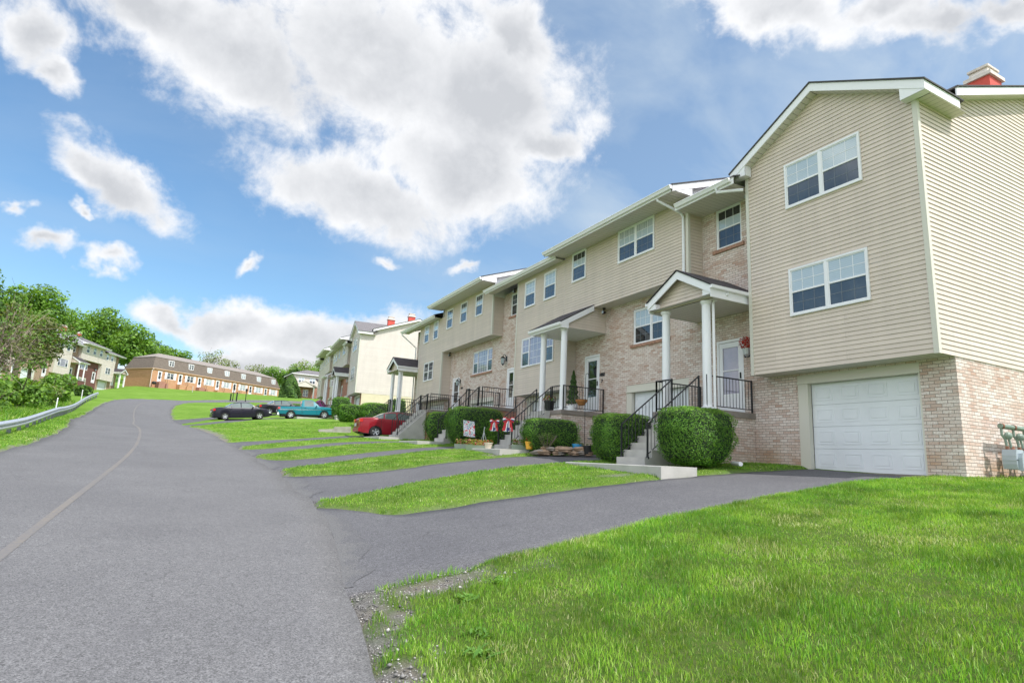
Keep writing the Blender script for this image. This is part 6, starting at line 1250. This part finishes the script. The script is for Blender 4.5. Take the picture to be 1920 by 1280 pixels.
# hanging basket standing on the ground with its wire hanger
hb_ = empty('hanging_basket', (9.65, 20.2, 1.93), 0, 'basket of yellow flowers with its white hanger standing up', 'basket'); q = MB(); q.lathe([(.001, 0), (.12, .02), (.19, .16), (.18, .16), (.001, .13)], (0, 0, 0), 16); q.build('bowl', greenp, hb_); q = MB()
for k in range(3): a = 2.1*k; q.tube([(.17*math.cos(a), .17*math.sin(a), .16), (0, 0, .66)], .008, 4)
q.tube([(0, 0, .64), (0, 0, .78), (.03, .03, .83), (.06, .05, .80)], .011, 5); q.build('hanger', mat['white'], hb_)
n = 500; d = rand_dirs(n); P = d*np.array([.34, .34, .18]); P[:, 2] = abs(P[:, 2])+.14; cards('plant', P, d+[0, 0, .5], .055*rng.uniform(.6, 1.3, n), [mat['leaf_b'], mat['fl_yel'], mat['fl_pink']], hb_, (rng.random(n)*3).astype(int), .8)
# stone bed
stone = simple('brown_field_stone', (.36, .25, .17), .95, var=.4, vs=5, bump=.7, bs=9); stone2 = simple('grey_brown_stone', (.30, .26, .22), .95, var=.35, vs=5, bump=.7, bs=9); SG = 'flat stones edging the flower bed'
ORD = ['first', 'second', 'third', 'fourth', 'fifth', 'sixth', 'seventh', 'eighth', 'ninth', 'tenth', 'eleventh']
for k in range(22):
    u = k/21; x = 9.95+1.75*u+rng.uniform(-.1, .1); y = 16.65-1.75*u+rng.uniform(-.12, .12); lay = k % 2; q = MB(); q.blob((0, 0, 0), (rng.uniform(.16, .30), rng.uniform(.13, .2), rng.uniform(.06, .10)), 7, jit=.22); o_ = q.build('stone', stone if k % 3 else stone2); o_.location = (x, y, gz_(x, y)+.07+lay*.12); o_.rotation_euler = (rng.uniform(-.1, .1), rng.uniform(-.1, .1), rng.uniform(0, 3)); tag(o_, ['rust-brown', 'grey-brown', 'tan'][k % 3]+' flat stone, '+ORD[k//2]+' from the left in the '+('lower' if lay == 0 else 'upper')+' course of the bed edging', 'stone', SG)
# small shrub in the bed
root = empty('shrub', (10.1, 16.5, 1.95), 0, 'small twiggy grey-green shrub in front of the second hedge', 'shrub'); n = 500; d = rand_dirs(n); P = d*np.array([.35, .35, .28])*rng.uniform(.5, 1, (n, 1))+[0, 0, .38]; cards('foliage', P, d, .045*rng.uniform(.6, 1.3, n), [mat['leaf_d'], mat['leaf_a']], root, (rng.random(n)*2).astype(int)); q = MB()
for k in range(14): a = k*2.4; q.tube([(0, 0, 0), (.2*math.cos(a), .2*math.sin(a), .3), (.33*math.cos(a), .33*math.sin(a), .5)], [.012, .008, .004], 4, caps=False)
q.build('stems', mat['twig'], root)
# ribbon bows on the stair posts
ribr = simple('red_ribbon', (.55, .02, .03), .6); ribw = simple('white_ribbon', (.78, .78, .80), .6); ribb = simple('navy_ribbon', (.02, .03, .14), .6)
def bow(loc, s, label, rz):
    root = empty('ribbon_bow', loc, rz, label, 'bow', 'striped bows on the stair railing')
    def strip(q, pts, w, n_):
        for a, b_ in zip(pts, pts[1:]): q.face([(a[0], a[1]-w/2, a[2]), (a[0], a[1]+w/2, a[2]), (b_[0], b_[1]+w/2, b_[2]), (b_[0], b_[1]-w/2, b_[2])])
    for nm, ml, dy, zz in (('tail', ribr, -.10, 0), ('tail', ribw, -.045, 0), ('tail', ribb, .01, .02), ('tail', ribb, .055, -.02), ('tail', ribw, .10, 0), ('tail', ribr, .15, .02)):
        q = MB(); P = [(-.03, dy*.25*s, 0), (-.06-.01*abs(dy)*10, dy*.8*s, -.14*s), (-.05, dy*1.0*s, -.28*s), (-.06, dy*1.15*s, (-.42+zz)*s)]
        for a, b_, wa, wb_ in ((P[0], P[1], .02, .045), (P[1], P[2], .045, .055), (P[2], P[3], .055, .06)): q.face([(a[0], a[1]-wa*s, a[2]), (a[0], a[1]+wa*s, a[2]), (b_[0], b_[1]+wb_*s, b_[2]), (b_[0], b_[1]-wb_*s, b_[2])])
        q.build(nm, ml, root)
    for k, (ml, a) in enumerate(((ribr, .45), (ribw, .12), (ribb, -.25), (ribr, -.5), (ribr, 2.7), (ribw, 3.0), (ribb, 3.35), (ribr, 3.65))):
        q = MB(); L_ = .22*s; c, s_ = math.cos(a), math.sin(a)*.8; w = .026*s
        P = [(-.02, 0, 0), (-.09, c*L_*.5, s_*L_*.5+.02), (-.07, c*L_, s_*L_), (-.03, c*L_*.9, s_*L_*.9-.01), (-.02, 0, 0)]
        for u, v in zip(P, P[1:]): q.face([(u[0], u[1]+s_*w, u[2]-c*w), (u[0], u[1]-s_*w, u[2]+c*w), (v[0], v[1]-s_*w, v[2]+c*w), (v[0], v[1]+s_*w, v[2]-c*w)])
        q.build('loop', ml, root)
    q = MB(); q.blob((-.06, 0, 0), (.03*s, .035*s, .035*s), 6); q.build('knot', ribr, root)
bow((9.78, 18.52, 2.97), .95, 'larger red, white and navy bow on the front stair post', R(48)); bow((9.78, 19.60, 2.95), .8, 'smaller red, white and navy bow on the rear stair post', R(48))
# garden flag with an abstract red, white and blue design
m, t, b = M_new('garden_flag_cloth'); ob = t.nodes.new('ShaderNodeTexCoord').outputs['Object']; nn_ = tnoise(t, ob, 8.5, 3, .6)
cf = ramp(t, nn_, [(.36, (.55, .72, .62)), (.43, (.05, .08, .30)), (.47, (.75, .75, .78)), (.56, (.60, .04, .05))]); t.nodes[-1]
for nd_ in t.nodes:
    if nd_.bl_idname == 'ShaderNodeValToRGB': nd_.color_ramp.interpolation = 'CONSTANT'
lk(t, cf, b.inputs['Base Color']); b.inputs['Roughness'].default_value = .8
fl = empty('garden_flag', (9.6, 21.5, 1.98), R(60), 'small garden flag with a red, white and blue print before the domed hedge', 'flag'); q = MB()
for k in range(6):
    z0, z1 = .42+k*.1, .52+k*.1; w = lambda z: .03*math.sin(z*9)
    q.face([(w(z0), -.22+.09*(z0-1), z0), (w(z0)*.5, .22+.09*(z0-1), z0+.05), (w(z1)*.5, .22+.09*(z1-1), z1+.05), (w(z1), -.22+.09*(z1-1), z1)])
q.build('cloth', m, fl); q = MB(); q.tube([(.01, .28, -.2), (.01, .28, 1.08), (.01, -.25, 1.04)], .009, 5); q.build('pole', mat['iron'], fl)
# shepherd hook with a coco basket and a feeder in front of the second porch
sh = empty('shepherd_hook', (10.9, 15.6, 1.92), 0, 'thin black hook holding a coco basket before the second porch', 'garden hook'); q = MB(); q.tube([(0, 0, 0), (0, 0, 2.35), (-.03, -.05, 2.45), (0, -.12, 2.47), (.0, -.17, 2.38)], .009, 5); q.build('pole', mat['iron'], sh)
ck = empty('hanging_basket', (11.55, 16.75, 3.5), 0, 'brown coco hanging basket in front of the second front door', 'basket'); q = MB(); q.lathe([(.001, 0), (.1, .02), (.19, .14), (.205, .2), (.19, .2), (.001, .16)], (0, 0, 0), 18); q.build('liner', coco, ck); q = MB(); q.tube([(.2*math.cos(a), .2*math.sin(a), .2) for a in np.linspace(0, 6.28, 17)], .008, 4)
for k in range(3): a = 2.1*k; q.tube([(.2*math.cos(a), .2*math.sin(a), .2), (0, 0, .55)], .004, 3)
q.tube([(0, 0, .5), (0, 0, .85)], .006, 4); q.build('hanger', mat['iron'], ck)
bb_ = empty('bird_feeder', (11.25, 15.55, 1.93), 0, 'grey bird feeder stand behind the black pot', 'bird feeder'); q = MB(); q.tube([(0, 0, 0), (0, 0, .62)], .015, 6); q.lathe([(.02, .40), (.22, .44), (.24, .47), (.02, .45)], (0, 0, 0), 14); q.lathe([(.02, .72), (.16, .62), (.14, .62), (.001, .66)], (0, 0, 0), 14); q.build('stand', mat['post'], bb_)
pot((11.5, 18.7, 3.42), .2, .36, mat['black'], 'dark pot of red flowers on the second porch, between its columns', 'fl_red', n=200, ph=.22)
# potted conifer on the second porch
pc = empty('potted_conifer', (12.55, 18.75, 3.42), 0, 'narrow dark conifer in a pot beside the second front door', 'potted tree'); n = 2600; u = rng.random(n); a = rng.uniform(0, 6.28, n); r_ = .21*(1-u)**.7*(1+.2*np.sin(u*40)); P = np.stack([r_*np.cos(a), r_*np.sin(a), .35+u*1.25], 1); cards('foliage', P, np.stack([np.cos(a), np.sin(a), np.full(n, .3)], 1), .055*rng.uniform(.6, 1.3, n), [mat['leaf_c']], pc)
q = MB(); q.tube([(0, 0, .1), (0, 0, 1.5)], .03, 6); q.build('trunk', mat['bark'], pc); q = MB(); q.lathe([(.001, 0), (.14, 0), (.18, .32), (.16, .32), (.001, .28)], (0, 0, 0), 14); q.build('pot', mat['white'], pc)
q = MB(); q.lathe([(.001, 0), (.17, 0), (.17, .17), (.15, .17), (.001, .1)], (0, 0, 0), 14); o_ = q.build('bucket', mat['white']); o_.location = (11.85, 17.9, 3.42); tag(o_, 'white bucket on the edge of the second porch', 'bucket')
# red flower wall basket by the nearest door
wb_ = empty('wall_basket', (13.08, 11.2, 4.82), 0, 'dark red flowers in a wall basket beside the nearest front door', 'basket'); n = 420; d = rand_dirs(n); P = d*np.array([.19, .21, .19])*rng.uniform(.7, 1.05, (n, 1))+[0, 0, .18]; cards('flowers', P, d, .055*rng.uniform(.6, 1.3, n), [mat['fl_red']], wb_); q = MB(); q.lathe([(.02, -.18), (.08, -.12), (.12, .04), (.10, .04)], (0, 0, 0), 12); q.build('basket', mat['steel'], wb_)
# downspout elbow / extension below the nearest hedge
q = MB(); q.tube([(11.5, 10.35, 1.78), (11.2, 9.85, 1.76)], .05, 8); tag(q.build('drain_pipe', mat['white']), 'white drain pipe end poking out under the nearest hedge', 'drain pipe')
# garage door remote step: retaining wall and utility box
mat['slab2'] = simple('stained_concrete', (.36, .34, .30), .9, var=.25, vs=3, bump=.3)
rw_ = empty('retaining_wall', (8.0, 37.6, 2.5), 0, 'low stepped concrete retaining wall left of the red car', 'retaining wall'); q = MB()
q.prism([(-1.0, -.5), (-1.0, .40), (-.1, .48), (-.1, .60), (.9, .68), (.9, -.5)], 'y', -.1, .1); q.build('wall', mat['slab2'], rw_)
q = MB(); q.box((-.45, -.35, -.3), (.45, .35, .48)); q.box((-.5, -.4, .48), (.5, .4, .58)); o_ = q.build('utility_box', mat['concrete']); o_.location = (11.6, 53.0, 4.1); tag(o_, 'squat pale utility box in front of the dark shrub', 'utility box')
q = MB(); q.box((-1.2, -.3, -.2), (1.2, .3, .2)); o_ = q.build('wheel_stop', mat['concrete']); o_.location = (9.6, 55.7, 4.3); tag(o_, 'long low concrete block under the pickup', 'concrete block')
# posts on the far lawn
for k, (x, y, hh, lamp, lb) in enumerate([(5.0, 93.6, 1.0, 0, 'short black post, leftmost of the group on the far lawn'), (5.3, 93.8, 1.75, 1, 'tall black post lamp in the group on the far lawn'), (5.75, 93.2, 1.25, 0, 'black post between the two lamps on the far lawn'), (6.9, 93.0, 1.35, 2, 'black lantern post, rightmost of the group on the far lawn')]):
    root = empty('post_lamp' if lamp else 'post', (x, y, hz(x, y)), 0, lb, 'lamp post' if lamp else 'post', 'black posts on the far lawn'); q = MB(); q.lathe([(.07, -.3), (.07, .2), (.05, .3), (.05, hh), (.001, hh+.03)] if lamp != 0 else [(.09, -.3), (.09, hh), (.06, hh+.03), (.001, hh+.05)], (0, 0, 0), 8); q.build('pole', mat['iron'], root)
    if lamp: q = MB(); q.lathe([(.04, hh), (.1, hh+.05), (.15, hh+.35), (.19, hh+.36), (.05, hh+.5), (.001, hh+.52)], (0, 0, 0), 6); q.build('lantern', mat['iron'], root)
# grill beside the orange row
q = MB(); q.blob((0, 0, .75), (.45, .35, .32), 8); q.box((-.4, -.3, 0), (-.33, .3, .7)); q.box((.33, -.3, 0), (.4, .3, .7)); q.box((.5, -.25, .62), (.95, .25, .68)); o_ = q.build('grill', mat['black']); o_.location = (-6.7, 138.6, 12.7); tag(o_, 'black grill at the corner of the orange brick row', 'grill')
